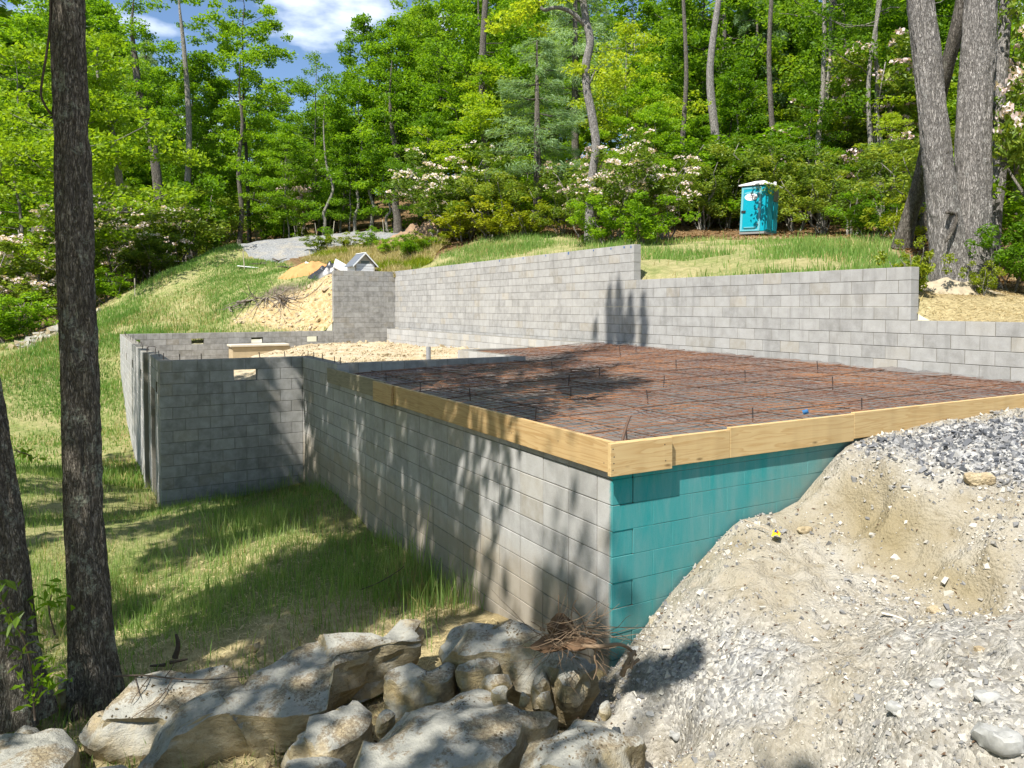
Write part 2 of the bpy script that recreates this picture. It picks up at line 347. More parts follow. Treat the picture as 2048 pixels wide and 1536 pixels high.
def mat_ground():
    s = N('ground_cover'); p = s.pos(); n1 = s.noise(p, .9, 5, .65); n2 = s.noise(p, 6, 6, .7); n3 = s.noise(p, 40, 4, .7)
    st = s.noise(s.map(p, (30, 8, 8), (0, 0, .6)), 2, 4, .7)
    litter = s.ramp(s.math('ADD', s.math('MULTIPLY', n2, .7), s.math('MULTIPLY', n3, .3)), [(.3, (.05, .032, .016)), (.5, (.14, .09, .045)), (.68, (.3, .2, .11))])
    straw = s.ramp(s.math('ADD', s.math('MULTIPLY', st, .6), s.math('MULTIPLY', n2, .4)), [(.3, (.17, .135, .07)), (.5, (.38, .315, .17)), (.7, (.56, .48, .3))])
    green = s.ramp(n2, [(.3, (.08, .13, .03)), (.5, (.15, .2, .055)), (.7, (.3, .28, .12))])
    g = s.attr('grass'); gm = s.math('MULTIPLY', s.math('MULTIPLY', g, .85), s.ramp(n1, [(.36, .4), (.6, 1.)]))
    c = s.mix(s.attr('straw'), litter, straw); c = s.mix(gm, c, green)
    sa = s.ramp(n2, [(.3, (.3, .19, .085)), (.5, (.44, .33, .175)), (.7, (.54, .46, .32))])
    c = s.mix(s.attr('sand'), c, sa)
    da = s.attr('dark'); c = s.mix(da, c, s.ramp(n2, [(.35, (.05, .04, .03)), (.65, (.2, .165, .13))]))
    h = s.math('ADD', n2, s.math('MULTIPLY', n3, .5))
    return s.done(c, 1., s.bump(h, .9, .06), .05)
M['ground'] = mat_ground()
def mat_gravelroad():
    s = N('grey_gravel'); p = s.pos(); v = s.vor(p, 38, 'F1', 'Color'); n = s.noise(p, 1.2, 5, .6); vs = s.sep(v)[0]
    c = s.ramp(vs, [(0, (.11, .115, .125)), (.5, (.2, .205, .21)), (1, (.32, .32, .31))])
    c = s.mix(s.math('MULTIPLY', s.ramp(n, [(.5, 0.), (.7, 1.)]), .5), c, (.36, .31, .22))
    return s.done(c, .95, s.bump(s.vor(p, 14), .6, .03), .1)
M['road'] = mat_gravelroad()

# ------------------------------------------------------------------ terrain
def tps(C, lam=.02):
    C = np.asarray(C, float); n = len(C); d = np.hypot(C[:, None, 0] - C[None, :, 0], C[:, None, 1] - C[None, :, 1])
    A = np.zeros((n + 3, n + 3)); A[:n, :n] = -d + lam * np.eye(n) * -1; A[:n, n] = 1; A[:n, n + 1:] = C[:, :2]; A[n, :n] = 1; A[n + 1:, :n] = C[:, :2].T
    b = np.concatenate([C[:, 2], np.zeros(3)]); wv = np.linalg.solve(A, b)
    def f(x, y):
        x = np.asarray(x, float).ravel(); y = np.asarray(y, float).ravel(); o = wv[n] + wv[n + 1] * x + wv[n + 2] * y
        for i in range(n): o = o - wv[i] * np.hypot(x - C[i, 0], y - C[i, 1])
        return o
    return f
def catmull(P, n):
    P = np.asarray(P, float); t = np.linspace(0, len(P) - 1, n); i = np.clip(t.astype(int), 0, len(P) - 2); f = (t - i)[:, None]
    g = lambda k: P[np.clip(k, 0, len(P) - 1)]
    a, b, c, d = g(i - 1), g(i), g(i + 1), g(i + 2)
    return .5 * (2 * b + (c - a) * f + (2 * a - 5 * b + 4 * c - d) * f ** 2 + (3 * b - a - 3 * c + d) * f ** 3)
GC = [(0, .9, -1.62), (0, 2.9, -1.92), (0, 5.5, -1.92), (0, 9.3, -2.0), (-1.2, 9.4, -2.08), (-2.5, 9.5, -2.22), (-2.6, 12.3, -2.38), (-2.6, 16, -2.45), (-2.6, 20, -2.1), (-2.6, 24, -1.2),
      (0, 0, -1.55), (-.8, -.3, -1.75), (-1.5, 1, -1.88), (-3, 0, -1.92), (-2, -2, -1.85), (-4, -3, -1.95), (-7, -4, -2.3), (-3, -7, -1.8), (0, -9, -1.4), (.6, -1.6, -1.8), (3, -3, -1.5), (6, -3, -1.2), (9, -4.5, -.6), (8, -1, -.1),
      (7.6, .5, 1.1), (7.6, 2.0, 1.16), (7.6, 2.7, 1.6), (7.6, 5, 1.82), (7.6, 8.6, 1.85), (7.6, 9.6, 2.3), (7.6, 12, 2.55), (7.6, 18, 2.6), (7.6, 24, 2.6),
      (-2, 24.4, .1), (0, 24.4, .2), (2, 24.4, .25), (4.6, 24.4, .3), (5.4, 24.5, 2.3), (7, 24.5, 2.6)]
for u, v, d in [(60, 1080, 10), (60, 950, 14), (60, 750, 24), (30, 690, 30), (-200, 720, 26), (-300, 1000, 12), (250, 1150, 9.5), (250, 1250, 8), (400, 1000, 12.6), (600, 1090, 10), (700, 1200, 8), (500, 1250, 7.6), (350, 1290, 7.1), (185, 1410, 6.1), (40, 1430, 6),
                (1990, 600, 11.5), (1900, 573, 13), (2040, 560, 13.5), (2200, 560, 13), (1800, 490, 18), (1820, 472, 24), (1650, 478, 27), (1515, 471, 32), (1350, 492, 25), (1400, 528, 18), (1300, 522, 20), (1500, 500, 22), (1600, 520, 16), (1700, 500, 18), (1120, 500, 27), (1050, 481, 31), (1000, 500, 30), (900, 490, 34), (880, 465, 38), (1075, 448, 37), (1200, 470, 33),
                (830, 468, 45), (700, 470, 46), (600, 475, 46), (480, 487, 43), (520, 512, 38.5), (600, 520, 37), (700, 500, 38), (760, 520, 34), (800, 490, 38), (640, 545, 32.5), (560, 572, 31), (655, 557, 30.6), (480, 600, 30.5), (600, 630, 29.9), (640, 620, 29.8), (440, 645, 30),
                (300, 600, 33), (400, 520, 38), (440, 500, 40), (330, 545, 36.5), (250, 605, 34), (210, 640, 31.5), (130, 660, 38), (200, 620, 44), (300, 580, 46), (380, 535, 48),
                (0, 590, 90), (0, 640, 50), (500, 478, 70), (300, 510, 80), (800, 440, 70), (1100, 400, 60), (1500, 385, 60), (1900, 390, 50), (1500, 250, 100), (2000, 250, 90), (800, 380, 100), (2040, 430, 35), (1750, 445, 40), (1300, 440, 45), (2300, 450, 30), (2600, 380, 50)]:
    GC.append(tuple(at(u, v, d)))
GC += [(-90, -60, -12), (90, -60, 4), (-90, 160, 4), (150, 160, 40), (-90, 40, -4), (20, -30, 2), (140, 20, 30)]
gfun = tps(GC)
def gz(x, y):
    x = np.atleast_1d(np.asarray(x, float)); y = np.atleast_1d(np.asarray(y, float))
    P = np.stack([x, y, 0 * x], 1); far = np.clip((np.hypot(x, y - 5) - 20) / 30, 0, 1)
    return gfun(x, y) + .05 * fbm(P * .9, 3, 3) * (1 + 3 * far) + .02 * fbm(P * 4, 2, 9)
def gz1(x, y): return float(gz(x, y)[0])
def spacing(a, b, fine0, fine1, fs, grow, mx_):
    c = list(np.arange(fine0, fine1 + fs / 2, fs)); s = fs
    while c[-1] < b: s = min(s * grow, mx_); c.append(c[-1] + s)
    s = fs; lo = [c[0]]
    while lo[-1] > a: s = min(s * grow, mx_); lo.append(lo[-1] - s)
    return np.array(lo[:0:-1] + c)
gx = spacing(-130, 190, -9, 12, .16, 1.06, 6); gy = spacing(-70, 200, -5, 36, .2, 1.06, 6)
GX, GY = np.meshgrid(gx, gy, indexing='ij'); X = GX.ravel(); Y = GY.ravel(); Z = gz(X, Y)
drive = [at(*q) for q in [(462, 492, 43), (500, 512, 38.5), (560, 530, 36.3), (640, 507, 38.5), (700, 492, 40), (790, 482, 41), (835, 472, 43), (850, 463, 50), (700, 466, 51), (600, 472, 50), (500, 482, 47)]]
cut = [at(*q) for q in [(470, 650, 29.7), (560, 592, 30.6), (620, 566, 31), (690, 552, 31.4), (690, 668, 29), (460, 668, 29)]]
# zone weights on the ground's vertices
nz_ = fbm(np.stack([X, Y, 0 * X], 1) * .5, 4, 21)
grass = np.zeros(len(X)); straw = np.zeros(len(X))
lawn = [(-12, 1.5), (-5, 1.2), (0, 2.5), (0, 9.5), (-2.4, 9.5), (-2.4, 24), (4.9, 24), (5, 27)] + [tuple(at(*q)[:2]) for q in [(600, 546, 33.4), (565, 533, 36), (505, 516, 38.3)]] + [at(*q)[:2] for q in [(470, 494, 42.6), (400, 500, 41), (330, 540, 38), (240, 610, 36), (150, 655, 33), (20, 690, 31), (-200, 730, 27)]]
lawn = [tuple(q[:2]) for q in lawn]
lm = polymask(X, Y, lawn, 1.2)
back = [(7.3, 2.3), (7.3, 24.5)] + [tuple(at(*q)[:2]) for q in [(900, 505, 32), (960, 480, 34), (1110, 478, 33), (1180, 490, 29), (1330, 480, 27), (1500, 478, 28), (1750, 480, 22), (1790, 500, 17), (1830, 560, 13)]]
bm_ = polymask(X, Y, back, .8)
near = polymask(X, Y, [(-12, -9), (1, -9), (0, 3), (-5, 3.5), (-12, 4)], 1.5)
right_straw = polymask(X, Y, [(7.3, -3), (7.3, 2.5), tuple(at(1850, 590, 12)[:2]), tuple(at(2100, 600, 12)[:2]), (12, -3)], .8)
grass = np.clip(1.15 * lm + .85 * bm_ - near, 0, 1); straw = np.clip(lm + bm_ + near + right_straw, 0, 1)
sand = np.clip(polymask(X, Y, cut, .5) + .35 * nz_ * polymask(X, Y, cut, .5), 0, 1)
dark = polymask(X, Y, [at(*q) for q in [(455, 645, 29.8), (470, 600, 30.4), (560, 567, 31.2), (640, 560, 31.3), (600, 585, 30.8), (520, 625, 30.2)]], .5) * np.clip(.7 + nz_, 0, 1)
soilspot = polymask(X, Y, [tuple(at(*q)[:2]) for q in [(700, 1180, 8.2), (820, 1150, 7.7), (900, 1180, 7.3), (930, 1220, 6.9), (860, 1240, 6.8), (600, 1290, 6.9), (500, 1300, 7.0), (560, 1240, 7.7)]], .7)
grass = np.clip(grass - soilspot, 0, 1)
mound = polymask(X, Y, [at(*q) for q in [(790, 480, 40), (830, 462, 41), (880, 455, 40), (900, 475, 36), (850, 488, 36)]], 1.2)
sand = np.maximum(sand, .7 * mound)
pathm = polymask(X, Y, [at(*q) for q in [(1470, 474, 31), (1650, 476, 28), (1840, 468, 24), (1860, 482, 20.5), (1650, 486, 25), (1470, 484, 29)]], 1.2)
dark_ = pathm
sand = np.maximum(sand, .55 * pathm)
inside = lambda x, y: ((x > .08) & (x < 7.42) & (y > .1) & (y < 24.1)) | ((x > -2.42) & (x < .2) & (y > 9.6) & (y < 24.1))
nx, ny = len(gx), len(gy)
ii, jj = np.meshgrid(np.arange(nx - 1), np.arange(ny - 1), indexing='ij'); a = (ii * ny + jj).ravel(); F = np.stack([a, a + ny, a + ny + 1, a + 1], 1)
fcx = X[F].mean(1); fcy = Y[F].mean(1); keep = ~inside(fcx, fcy); F = F[keep]; fcx = fcx[keep]; fcy = fcy[keep]
isd = polymask(fcx, fcy, drive, .01) > .5
Vg = np.stack([X, Y, Z], 1)
me = npmesh('ground', Vg, F[~isd], True, M['ground'], dict(grass=grass, straw=straw, sand=sand, dark=dark))
tag(obj('ground', me), kind='structure')
def submesh(V, F):
    u, inv = np.unique(F, return_inverse=True); return V[u], inv.reshape(F.shape)
v_, f_ = submesh(Vg, F[isd]); tag(obj('gravel_drive', npmesh('gravel_drive', v_, f_, True, M['road'])), kind='structure')

# crawl-space floor between the walls
IC = [(.2, 8, .2), (2, 8, .15), (5, 8.5, .15), (3.3, 10.5, .05), (6.8, 10.5, .05), (.2, 11, .12), (2, 12, .05), (4, 14, .05), (6.8, 14, 0), (6.8, 20, -.12), (5, 23.7, -.05), (6.9, 23.8, -.1), (3, 20, -.1), (1, 16, -.05), (-.6, 10, -.05), (-1, 12.5, -.25), (-1.5, 14, -.45), (-1, 17, -.8), (-1.5, 20, -1.15), (-2.3, 23.8, -1.25), (0, 23.8, -.9), (1.2, 23.8, -.55), (1.5, 20, -.3), (2.5, 23.8, -.25), (-2.3, 9.8, -.5), (-2.3, 12, -.7), (-2.3, 16, -1.1)]
ifun = tps(IC)
ix = np.arange(-2.4, 7.4, .09); iy = np.arange(7.5, 24.1, .09); IX, IY = np.meshgrid(ix, iy, indexing='ij'); X2 = IX.ravel(); Y2 = IY.ravel()
P2 = np.stack([X2, Y2, 0 * X2], 1); Z2 = ifun(X2, Y2) + .06 * fbm(P2 * 1.7, 4, 5) + .035 * fbm(P2 * np.array([6, 4, 1]), 3, 8)
ii, jj = np.meshgrid(np.arange(len(ix) - 1), np.arange(len(iy) - 1), indexing='ij'); a = (ii * len(iy) + jj).ravel(); n2 = len(iy); F2 = np.stack([a, a + n2, a + n2 + 1, a + 1], 1)
cx2 = X2[F2].mean(1); cy2 = Y2[F2].mean(1); F2 = F2[(cx2 > .1) | (cy2 > 9.55)]
tag(obj('dirt_floor', npmesh('dirt_floor', np.stack([X2, Y2, Z2], 1), F2, True, M['sand'])), kind='structure')

# spoil heap against the teal wall
SC = [(0, -.02, -1.47), (.31, -.02, -1.2), (.9, -.02, -.77), (1.36, -.02, -.5), (1.62, -.02, -.5), (2.1, -.02, -.42), (2.39, -.02, -.22), (2.81, -.02, .03), (3.6, -.02, .1), (4.6, -.02, .14), (5.93, -.02, .18), (7.2, -.02, .35), (9, 0, .8)]
SC += [tuple(at(*q)) for q in [(1480, 1052, 6.3), (1530, 1095, 5.9), (1500, 1120, 5.7), (1560, 1150, 5.5), (1700, 1250, 4.9), (1500, 1300, 4.75), (1400, 1200, 5.5), (1330, 1230, 5.6), (1290, 1262, 5.6), (1240, 1400, 4.95), (1150, 1440, 4.75), (1300, 1536, 4.1), (1400, 1400, 4.55), (1500, 1536, 3.75), (1750, 1300, 4.3), (1750, 1536, 3.4), (2000, 1300, 3.75), (2000, 1536, 3.1), (1950, 1250, 4.2), (2200, 1300, 3.6), (2200, 1600, 2.9),
         (1700, 905, 6.75), (1770, 945, 6.3), (1850, 1000, 5.9), (1980, 1085, 5.2), (2100, 1160, 4.7), (1700, 1060, 6.3), (1830, 1112, 5.75), (1960, 1185, 5.15), (2080, 1250, 4.75), (1760, 1010, 6.28), (1890, 1075, 5.68), (1640, 1062, 6.3), (1590, 1062, 6.4), (1750, 905, 6.6), (1850, 900, 6.5), (1950, 930, 6.1), (2048, 980, 5.7), (2048, 870, 6.5), (1850, 868, 7.0), (2200, 900, 6.2), (1900, 850, 7.4)]]
SC += [(-.5, -1.2, -1.6), (-.7, -2.2, -1.6), (-1.2, -3.2, -1.6), (-2, -4.6, -1.75), (-3, -6, -1.9), (-.6, -.5, -1.75), (-1.4, -2.0, -1.95), (-2.6, -3.4, -2.0), (3, -7, -1), (7, -6, -.3), (10, -4, .3), (11, 0, .8)]
sfun = tps(SC, .004)
sx = spacing(-3.5, 11, -1.2, 3.6, .03, 1.05, .3); sy = spacing(-7, -.03, -4.2, -.03, .03, 1.05, .3); sy = sy[sy <= -.015]
SX, SY = np.meshgrid(sx, sy, indexing='ij'); X3 = SX.ravel(); Y3 = SY.ravel(); P3 = np.stack([X3, Y3, 0 * X3], 1)
def sz(x, y):
    P = np.stack([x, y, 0 * x], 1); fade = np.clip(-y / .25, .25, 1)
    return sfun(x, y) + fade * (.045 * fbm(P * 1.9, 4, 31) + .04 * np.abs(fbm(P * 4.5, 4, 41)) - .02 + .026 * fbm(P * 12, 3, 51))
Z3 = sz(X3, Y3)
dampP = [at(*q) for q in [(1680, 960, 6.6), (1780, 980, 6.25), (1880, 1040, 5.7), (1990, 1110, 5.1), (2100, 1180, 4.6), (2100, 1230, 4.5), (1960, 1170, 4.9), (1830, 1105, 5.5), (1700, 1050, 6.1)]]
damp = polymask(X3, Y3, dampP, .3) * np.clip(1. + .5 * fbm(P3 * 3, 3, 61), 0, 1)
damp = np.maximum(damp, np.clip(fbm(P3 * 1.1, 4, 66) - .52, 0, 1) * 1.4)
grP = [at(*q) for q in [(1700, 890, 6.9), (1850, 850, 7.4), (2200, 820, 7.8), (2300, 980, 5.5), (2048, 980, 5.7), (1850, 940, 6.2)]]
gr = polymask(X3, Y3, grP, .5); gr = np.clip(np.maximum(gr * .95, .7 * np.clip(fbm(P3 * .8, 4, 71) * 1.3 - .2, 0, 1)), 0, 1)
gr = np.maximum(gr, .6 * polymask(X3, Y3, [at(*q) for q in [(1700, 1120, 5.3), (2048, 1280, 4.2), (2300, 1700, 2.8), (1500, 1650, 3.4), (1750, 1400, 3.9)]], .8))
n3 = len(sy); ii, jj = np.meshgrid(np.arange(len(sx) - 1), np.arange(n3 - 1), indexing='ij'); a = (ii * n3 + jj).ravel(); F3 = np.stack([a, a + n3, a + n3 + 1, a + 1], 1)
tag(obj('dirt_bank', npmesh('dirt_bank', np.stack([X3, Y3, Z3], 1), F3, True, M['spoil'], dict(damp=damp, gravel=gr))), kind='structure')
# ------------------------------------------------------------------ block walls
BL, BH, BT = .4064, .2032, .2
_bm = {}
def block_mesh(length, mat, axis, thick=BT, gap=.0042):
    k = (round(length, 3), mat.name, axis, thick, gap)
    if k not in _bm:
        l = length / 2 - gap; h = BH / 2 - gap; t = thick / 2
        a = (-l, l, -t, t, -h, h) if axis == 'x' else (-t, t, -l, l, -h, h)
        _bm[k] = bevel_box('block', *a, .003 if gap > .003 else .0018, mat)
    return _bm[k]
def wall(name, label, axis, fixed, cells, mat, mortar, limit=300, order=None, thick=BT, jit=.0018, cat='wall'):
    """cells: (start, end, z0, z1) of every block along the axis; fixed: coordinate of the wall's middle"""
    s0 = min(c[0] for c in cells); z0 = min(c[2] for c in cells)
    base = (s0, fixed, z0) if axis == 'x' else (fixed, s0, z0)
    root = empty(name, base); tag(root, label, cat, 'block walls of the foundation'); bv = Vector(base)
    if order: cells = sorted(cells, key=order)
    starts_ = {(round(q[0], 3), round(q[2], 3)) for q in cells}; ends_ = {(round(q[1], 3), round(q[2], 3)) for q in cells}
    mb = MB(); rest = MB(); teal = 'teal' in label; i = .0013 if teal else .006
    for q, (a, b, za, zb) in enumerate(cells):
        L = b - a; c = (a + b) / 2
        w2 = thick / 2 - i
        a_ = a if (round(a, 3), round(za, 3)) in ends_ else a + .0075; b_ = b if (round(b, 3), round(za, 3)) in starts_ else b - .0075
        if axis == 'x': mb.box(a_ - base[0], b_ - base[0], -w2, w2, za - z0, zb - z0 - .002)
        else: mb.box(-w2, w2, a_ - base[1], b_ - base[1], za - z0, zb - z0 - .002)
        me = block_mesh(L, mat, axis, thick, .0022 if teal else .0042)
        loc = Vector((c, fixed, (za + zb) / 2) if axis == 'x' else (fixed, c, (za + zb) / 2)) - bv
        j_ = jit * (.4 if teal else 1); loc += Vector((rnd.uniform(-j_, j_), rnd.uniform(-j_, j_), 0))
        if q < limit:
            o = obj('block', me, root); o.location = loc; o.rotation_euler = (rnd.gauss(0, .002), rnd.gauss(0, .002), rnd.gauss(0, .0015))
        else:
            V = np.array([v.co[:] for v in me.vertices]) + np.array(loc); FF = {}
            for p in me.polygons: FF.setdefault(len(p.vertices), []).append(list(p.vertices))
            n0 = rest.n; rest.V.append(V); rest.n += len(V)
            for k, f in FF.items(): (rest.Q if k == 4 else rest.T).append(np.array(f) + n0)
    mb.build('mortar', mortar, root)
    if rest.n: tag(rest.build('block_courses', mat, root), kind='stuff')
    return root
def course(a, b, z, shift, holes=()):
    """blocks of one course from a to b, joints offset by shift"""
    out = []; p = a; q = a + (shift if shift > .01 else BL)
    while p < b - .02:
        e = min(q, b)
        if b - e < .06: e = b
        if not any(p - .02 < h[0] < e - .02 and abs(z - h[1]) < .02 for h in holes): out.append((p, e, z, z + BH))
        p = e; q = p + BL
    return out
H_ = .2032
# front long wall on x = 0
cells = []
for k in range(-11, 2):
    z = k * BH; y0 = 0. if k % 2 else .2032
    if k == 1: cells += course(7.3, 9.7, z, .2032)
    else: cells += course(y0 if k != 0 else (.0), 9.7, z, .2032 if k % 2 else BL) if k != 0 else course(0, 9.7, z, .2032)
front = wall('block_wall', 'long grey block wall under the wooden form boards, dappled by leaf shadows', 'y', .1, cells, M['block_paint'], M['mortar_paint'])
cells = []
for k in range(-9, 1):
    z = k * BH; x0 = .2032 if k % 2 else 0.
    if k == 0: x0 = .2032
    cells += course(x0, 7.6, z, BL if k % 2 else BL)
wall('block_wall', 'teal painted block wall half buried by the pale dirt bank', 'x', .1, cells, M['block_paint'], M['mortar_paint'], order=lambda c: c[0])
# recess wall with one opening
YR = 9.52
cells = []
for k in range(-12, 2):
    cells += course(-2.44, -.003, k * BH, .2032 if k % 2 else BL, holes=((-1.22, -0.0),) if k == 0 else ())
rec = wall('block_wall', 'shaded block wall with one square vent hole above the tall grass', 'x', YR + .1, cells, M['block_dark'], M['mortar'])
# left end wall: short pier with header over a doorway, then the long run set slightly proud
lw = empty('block_wall', (-2.34, YR, -2.4)); tag(lw, 'leftmost block wall running away downhill, doorway at its near end and slot vents', 'wall', 'block walls of the foundation')
def joined_cells(cells, fixed, root, name, mat, mortar):
    mb = MB(); mo = MB(); bv = np.array(root.location)
    for a, b, za, zb in cells:
        me = block_mesh(b - a, mat, 'y'); V = np.array([v.co[:] for v in me.vertices]) + np.array([fixed, (a + b) / 2, (za + zb) / 2]) - bv + [rnd.uniform(-.002, .002), 0, 0]
        n0 = mb.n; mb.V.append(V); mb.n += len(V)
        for p in me.polygons: (mb.Q if len(p.vertices) == 4 else mb.T).append(np.array([list(p.vertices)]) + n0)
        mo.box(fixed - .094 - bv[0], fixed + .094 - bv[0], a - bv[1], b - bv[1], za - bv[2], zb - bv[2] - .002)
    tag(mb.build(name, mat, root), kind='stuff'); mo.build('mortar', mortar, root)
cells = []
for k in range(-13, 2):
    z = k * BH; sh = .2032 if k % 2 else BL
    if k >= -1: cells += course(YR + .203, 12.3, z, sh, holes=((YR + .6, -BH),) if k == -1 else ())
    else: cells += course(YR + .203, 10.53, z, sh) + course(11.55, 12.3, z, sh)
joined_cells(cells, -2.34, lw, 'pier_blocks', M['block_dark'], M['mortar'])
cells = []
for k in range(-13, 2):
    cells += course(12.3, 24.16, k * BH, .2032 if k % 2 else BL, holes=((13.1, -BH), (16.35, -BH), (19.6, -BH), (22.4, -BH)) if k == -1 else ())
joined_cells(cells, -2.42, lw, 'block_courses', M['block'], M['mortar'])
# far wall with four vent holes and the tall return
YF = 23.96
cells = []
for k in range(-6, 2):
    cells += course(-2.32, 4.8, k * BH, .2032 if k % 2 else BL, holes=((-1.95, 0.), (0.08, 0.), (2.1, 0.), (3.95, 0.)) if k == 0 else ())
wall('block_wall', 'low far block wall with four vent holes in front of the cut bank', 'x', YF + .1, cells, M['block_dark'], M['mortar'])
cells = []
for k in range(-2, 14):
    if k == 13: break
    cells += course(4.803, 7.316, k * BH + .1, .2032 if k % 2 else BL)
wall('block_wall', 'tall narrow block wall below the small white gabled hut', 'x', YF + .1, cells, M['block_dark'], M['mortar'])
# back retaining wall in three steps
XB = 7.317; Z0 = 1.945 - 9 * BH
cells = []
for k in range(-1, 13):
    z = Z0 + k * BH
    end = 8.84 if k >= 9 else (2.256 if k >= 5 else -.8)
    end = 8.84 if k >= 9 else end
    # joints measured at y = 9.165 - .4064 i on the top course of the middle step
    off = 0 if k % 2 == 0 else .2032
    y = 24.2; js = []
    i0 = math.ceil((9.165 + off - 24.2) / BL)
    ys = [24.2] + [9.165 + off - BL * i for i in range(i0, 60) if 9.165 + off - BL * i > end + .05 and 9.165 + off - BL * i < 24.15] + [end]
    for t0, t1 in zip(ys[:-1], ys[1:]): cells.append((t1, t0, z, z + BH))
wall('block_wall', 'long stepped block retaining wall at the back of the slab area', 'y', XB + .1, cells, M['block'], M['mortar'], order=lambda c: c[0])
pm = bevel_box('paint_mark', -.002, .002, -.018, .018, -.03, .03, .001, simple('blue_marking_paint', (.01, .09, .3), .6))
bw_ = [o for o in COL.objects if o.get('label', '').startswith('long stepped')][0]
for y in [23.5, 22, 20.4, 18.6, 16.9, 15.2, 13.8, 12.6, 11.5, 10.4, 9.7, 9.2, 8.95]:
    o = obj('paint_mark', pm, bw_); o.location = Vector((7.3145, y, 2.757 - rnd.uniform(.025, .06))) - Vector(bw_.location); o.scale = (1, rnd.uniform(.5, 1.2), rnd.uniform(.5, 1.1))
# low stem walls inside
def short(label, axis, fixed, a, b, ks, mat, thick=BT, z=0.):
    cells = []
    for k in ks: cells += course(a, b, z + k * BH, .2032 if k % 2 else BL)
    return wall('stem_wall', label, axis, fixed, cells, mat, M['mortar'], thick=thick)
short('low stem wall between the rebar mat and the sandy floor, grey pipe beside it', 'x', 7.55, .203, 3.64, (0, 1), M['block_dark'])
short('short stem wall joining two low walls across the sandy floor', 'y', 3.54, 7.653, 10.0, (0, 1), M['block_ledge'])
short('low stem wall running into the tree shadows on the back wall', 'x', 10.15, 3.645, 7.0, (0, 1), M['block_dark'])
short('pale low ledge wall along the foot of the back retaining wall', 'y', 7.13, 10.26, 23.95, (-2, -1, 0, 1), M['block_ledge'], thick=.35, z=.05)
# anchor bars standing in the wall tops
rust = simple('rusty_steel', (.10, .06, .042), .75, .4, 60, .4, .3); M['rust'] = rust
darksteel = simple('dark_rebar', (.045, .032, .028), .6, .4, 60, .4, .4)
bar_me = MB().tube([(0, 0, -.1), (.002, .001, 0), (0, .003, .1)], .0075, 6).mesh('rebar_stub', darksteel)
def stubs(root, pts):
    for x, y, z in pts:
        o = obj('rebar_stub', bar_me, root); o.location = Vector((x, y, z)) - Vector(root.location); o.rotation_euler = (rnd.gauss(0, .06), rnd.gauss(0, .06), rnd.random() * 3)
stubs(front, [(.1, y, .41) for y in (7.45, 7.75, 8.5, 9.1, 9.5)])
stubs(rec, [(x, YR + .1, .41) for x in (-2.1, -1.75, -.75, -.3)])
stubs(lw, [(-2.42 + rnd.uniform(-.03, .03), 12.6 + i * 1.1, .42) for i in range(11)] + [(-2.34, y, .42) for y in (9.9, 10.8, 11.7)])
# drips of grout and one bent anchor on the left wall
lw_hook = MB().tube([(-.02, 0, -.05), (-.02, 0, .05), (0, .01, .085), (.1, .02, .09), (.16, .03, .07)], .008, 6).mesh('bent_rebar', darksteel)
o = obj('bent_rebar', lw_hook, lw); o.location = Vector((-2.42, 12.45, .43)) - Vector(lw.location)

# ------------------------------------------------------------------ wooden form boards
fw_ = empty('form_boards', (0, 0, .06)); tag(fw_, 'yellow pine form boards nailed round the outer edge of the slab', 'formwork')
def plank(x0, x1, y0, y1, z0, z1, mat, label=None):
    me = bevel_box('plank', x0, x1, y0, y1, z0, z1, .003, mat); o = obj('plank', me, fw_)
    c = Vector(((x0 + x1) / 2, (y0 + y1) / 2, (z0 + z1) / 2)); me.transform(Matrix.Translation(-c)); o.location = c - Vector((0, 0, .06))
    if label: o['label'] = label
    return o
plank(-.045, -.004, 5.02, 7.72, .085, .325, M['wood_old'], 'grey weathered board at the far end of the long side')
plank(-.045, -.004, -.045, 5.015, .062, .306, M['wood_y'])
plank(-.083, -.046, 4.62, 5.32, .045, .315, M['wood_y'], 'short splice board nailed over the joint')
plank(-.003, 1.2, -.045, -.004, .06, .3, M['wood_x'])
plank(-.083, .53, -.084, -.046, .05, .302, M['wood_x'], 'doubled board at the corner')
plank(1.203, 2.83, -.046, -.004, .06, .318, M['wood_x'])
plank(2.834, 7.2, -.045, -.004, .08, .33, M['wood_x'])
nail = simple('nail_steel', (.06, .05, .045), .5)
nm = MB()
for x, z in [(-.06, .26), (-.05, .2), (-.052, .15), (-.06, .1), (.45, .25), (.46, .12)]: nm.tube([(x, -.0845, z - .06), (x, -.0825, z - .06)], .006, 8)
for y, z in [(.05, .13), (.7, .2), (1.5, .15), (3, .2), (4.4, .2)]: nm.tube([(-.0465, y, z - .06), (-.0445, y, z - .06)], .005, 8)
tag(nm.build('nail_heads', nail, fw_), kind='stuff')

# ------------------------------------------------------------------ slab bed: plastic sheet, wire mesh, rebar
def slabz(x, y):
    x = np.asarray(x, float); y = np.asarray(y, float)
    return .235 + np.clip(x / 7.3, 0, 1) * (.08 + .14 * np.clip(y / 9.8, 0, 1)) - .02 * np.clip((.6 - x) / .6, 0, 1)
def mat_sheet():
    s = N('vapour_sheet'); p = s.pos(); n = s.noise(s.map(p, (2.2, 7, 1), (0, 0, -.5)), 2.2, 5, .6, 1.2); n2 = s.noise(p, 30, 3)
    c = s.mix(n, (.04, .04, .043), (.2, .19, .185)); dust = s.noise(p, 1.4, 5, .65)
    c = s.mix(s.math('MULTIPLY', s.ramp(dust, [(.4, 0.), (.65, 1.)]), .6), c, (.21, .165, .14))
    return s.done(c, .38, s.bump(s.math('ADD', n, s.math('MULTIPLY', n2, .15)), .7, .03), .5)
x_ = np.arange(.0, 7.312, .07); y_ = np.arange(.0, 10.05, .07); A, B = np.meshgrid(x_, y_, indexing='ij'); a, b = A.ravel(), B.ravel()
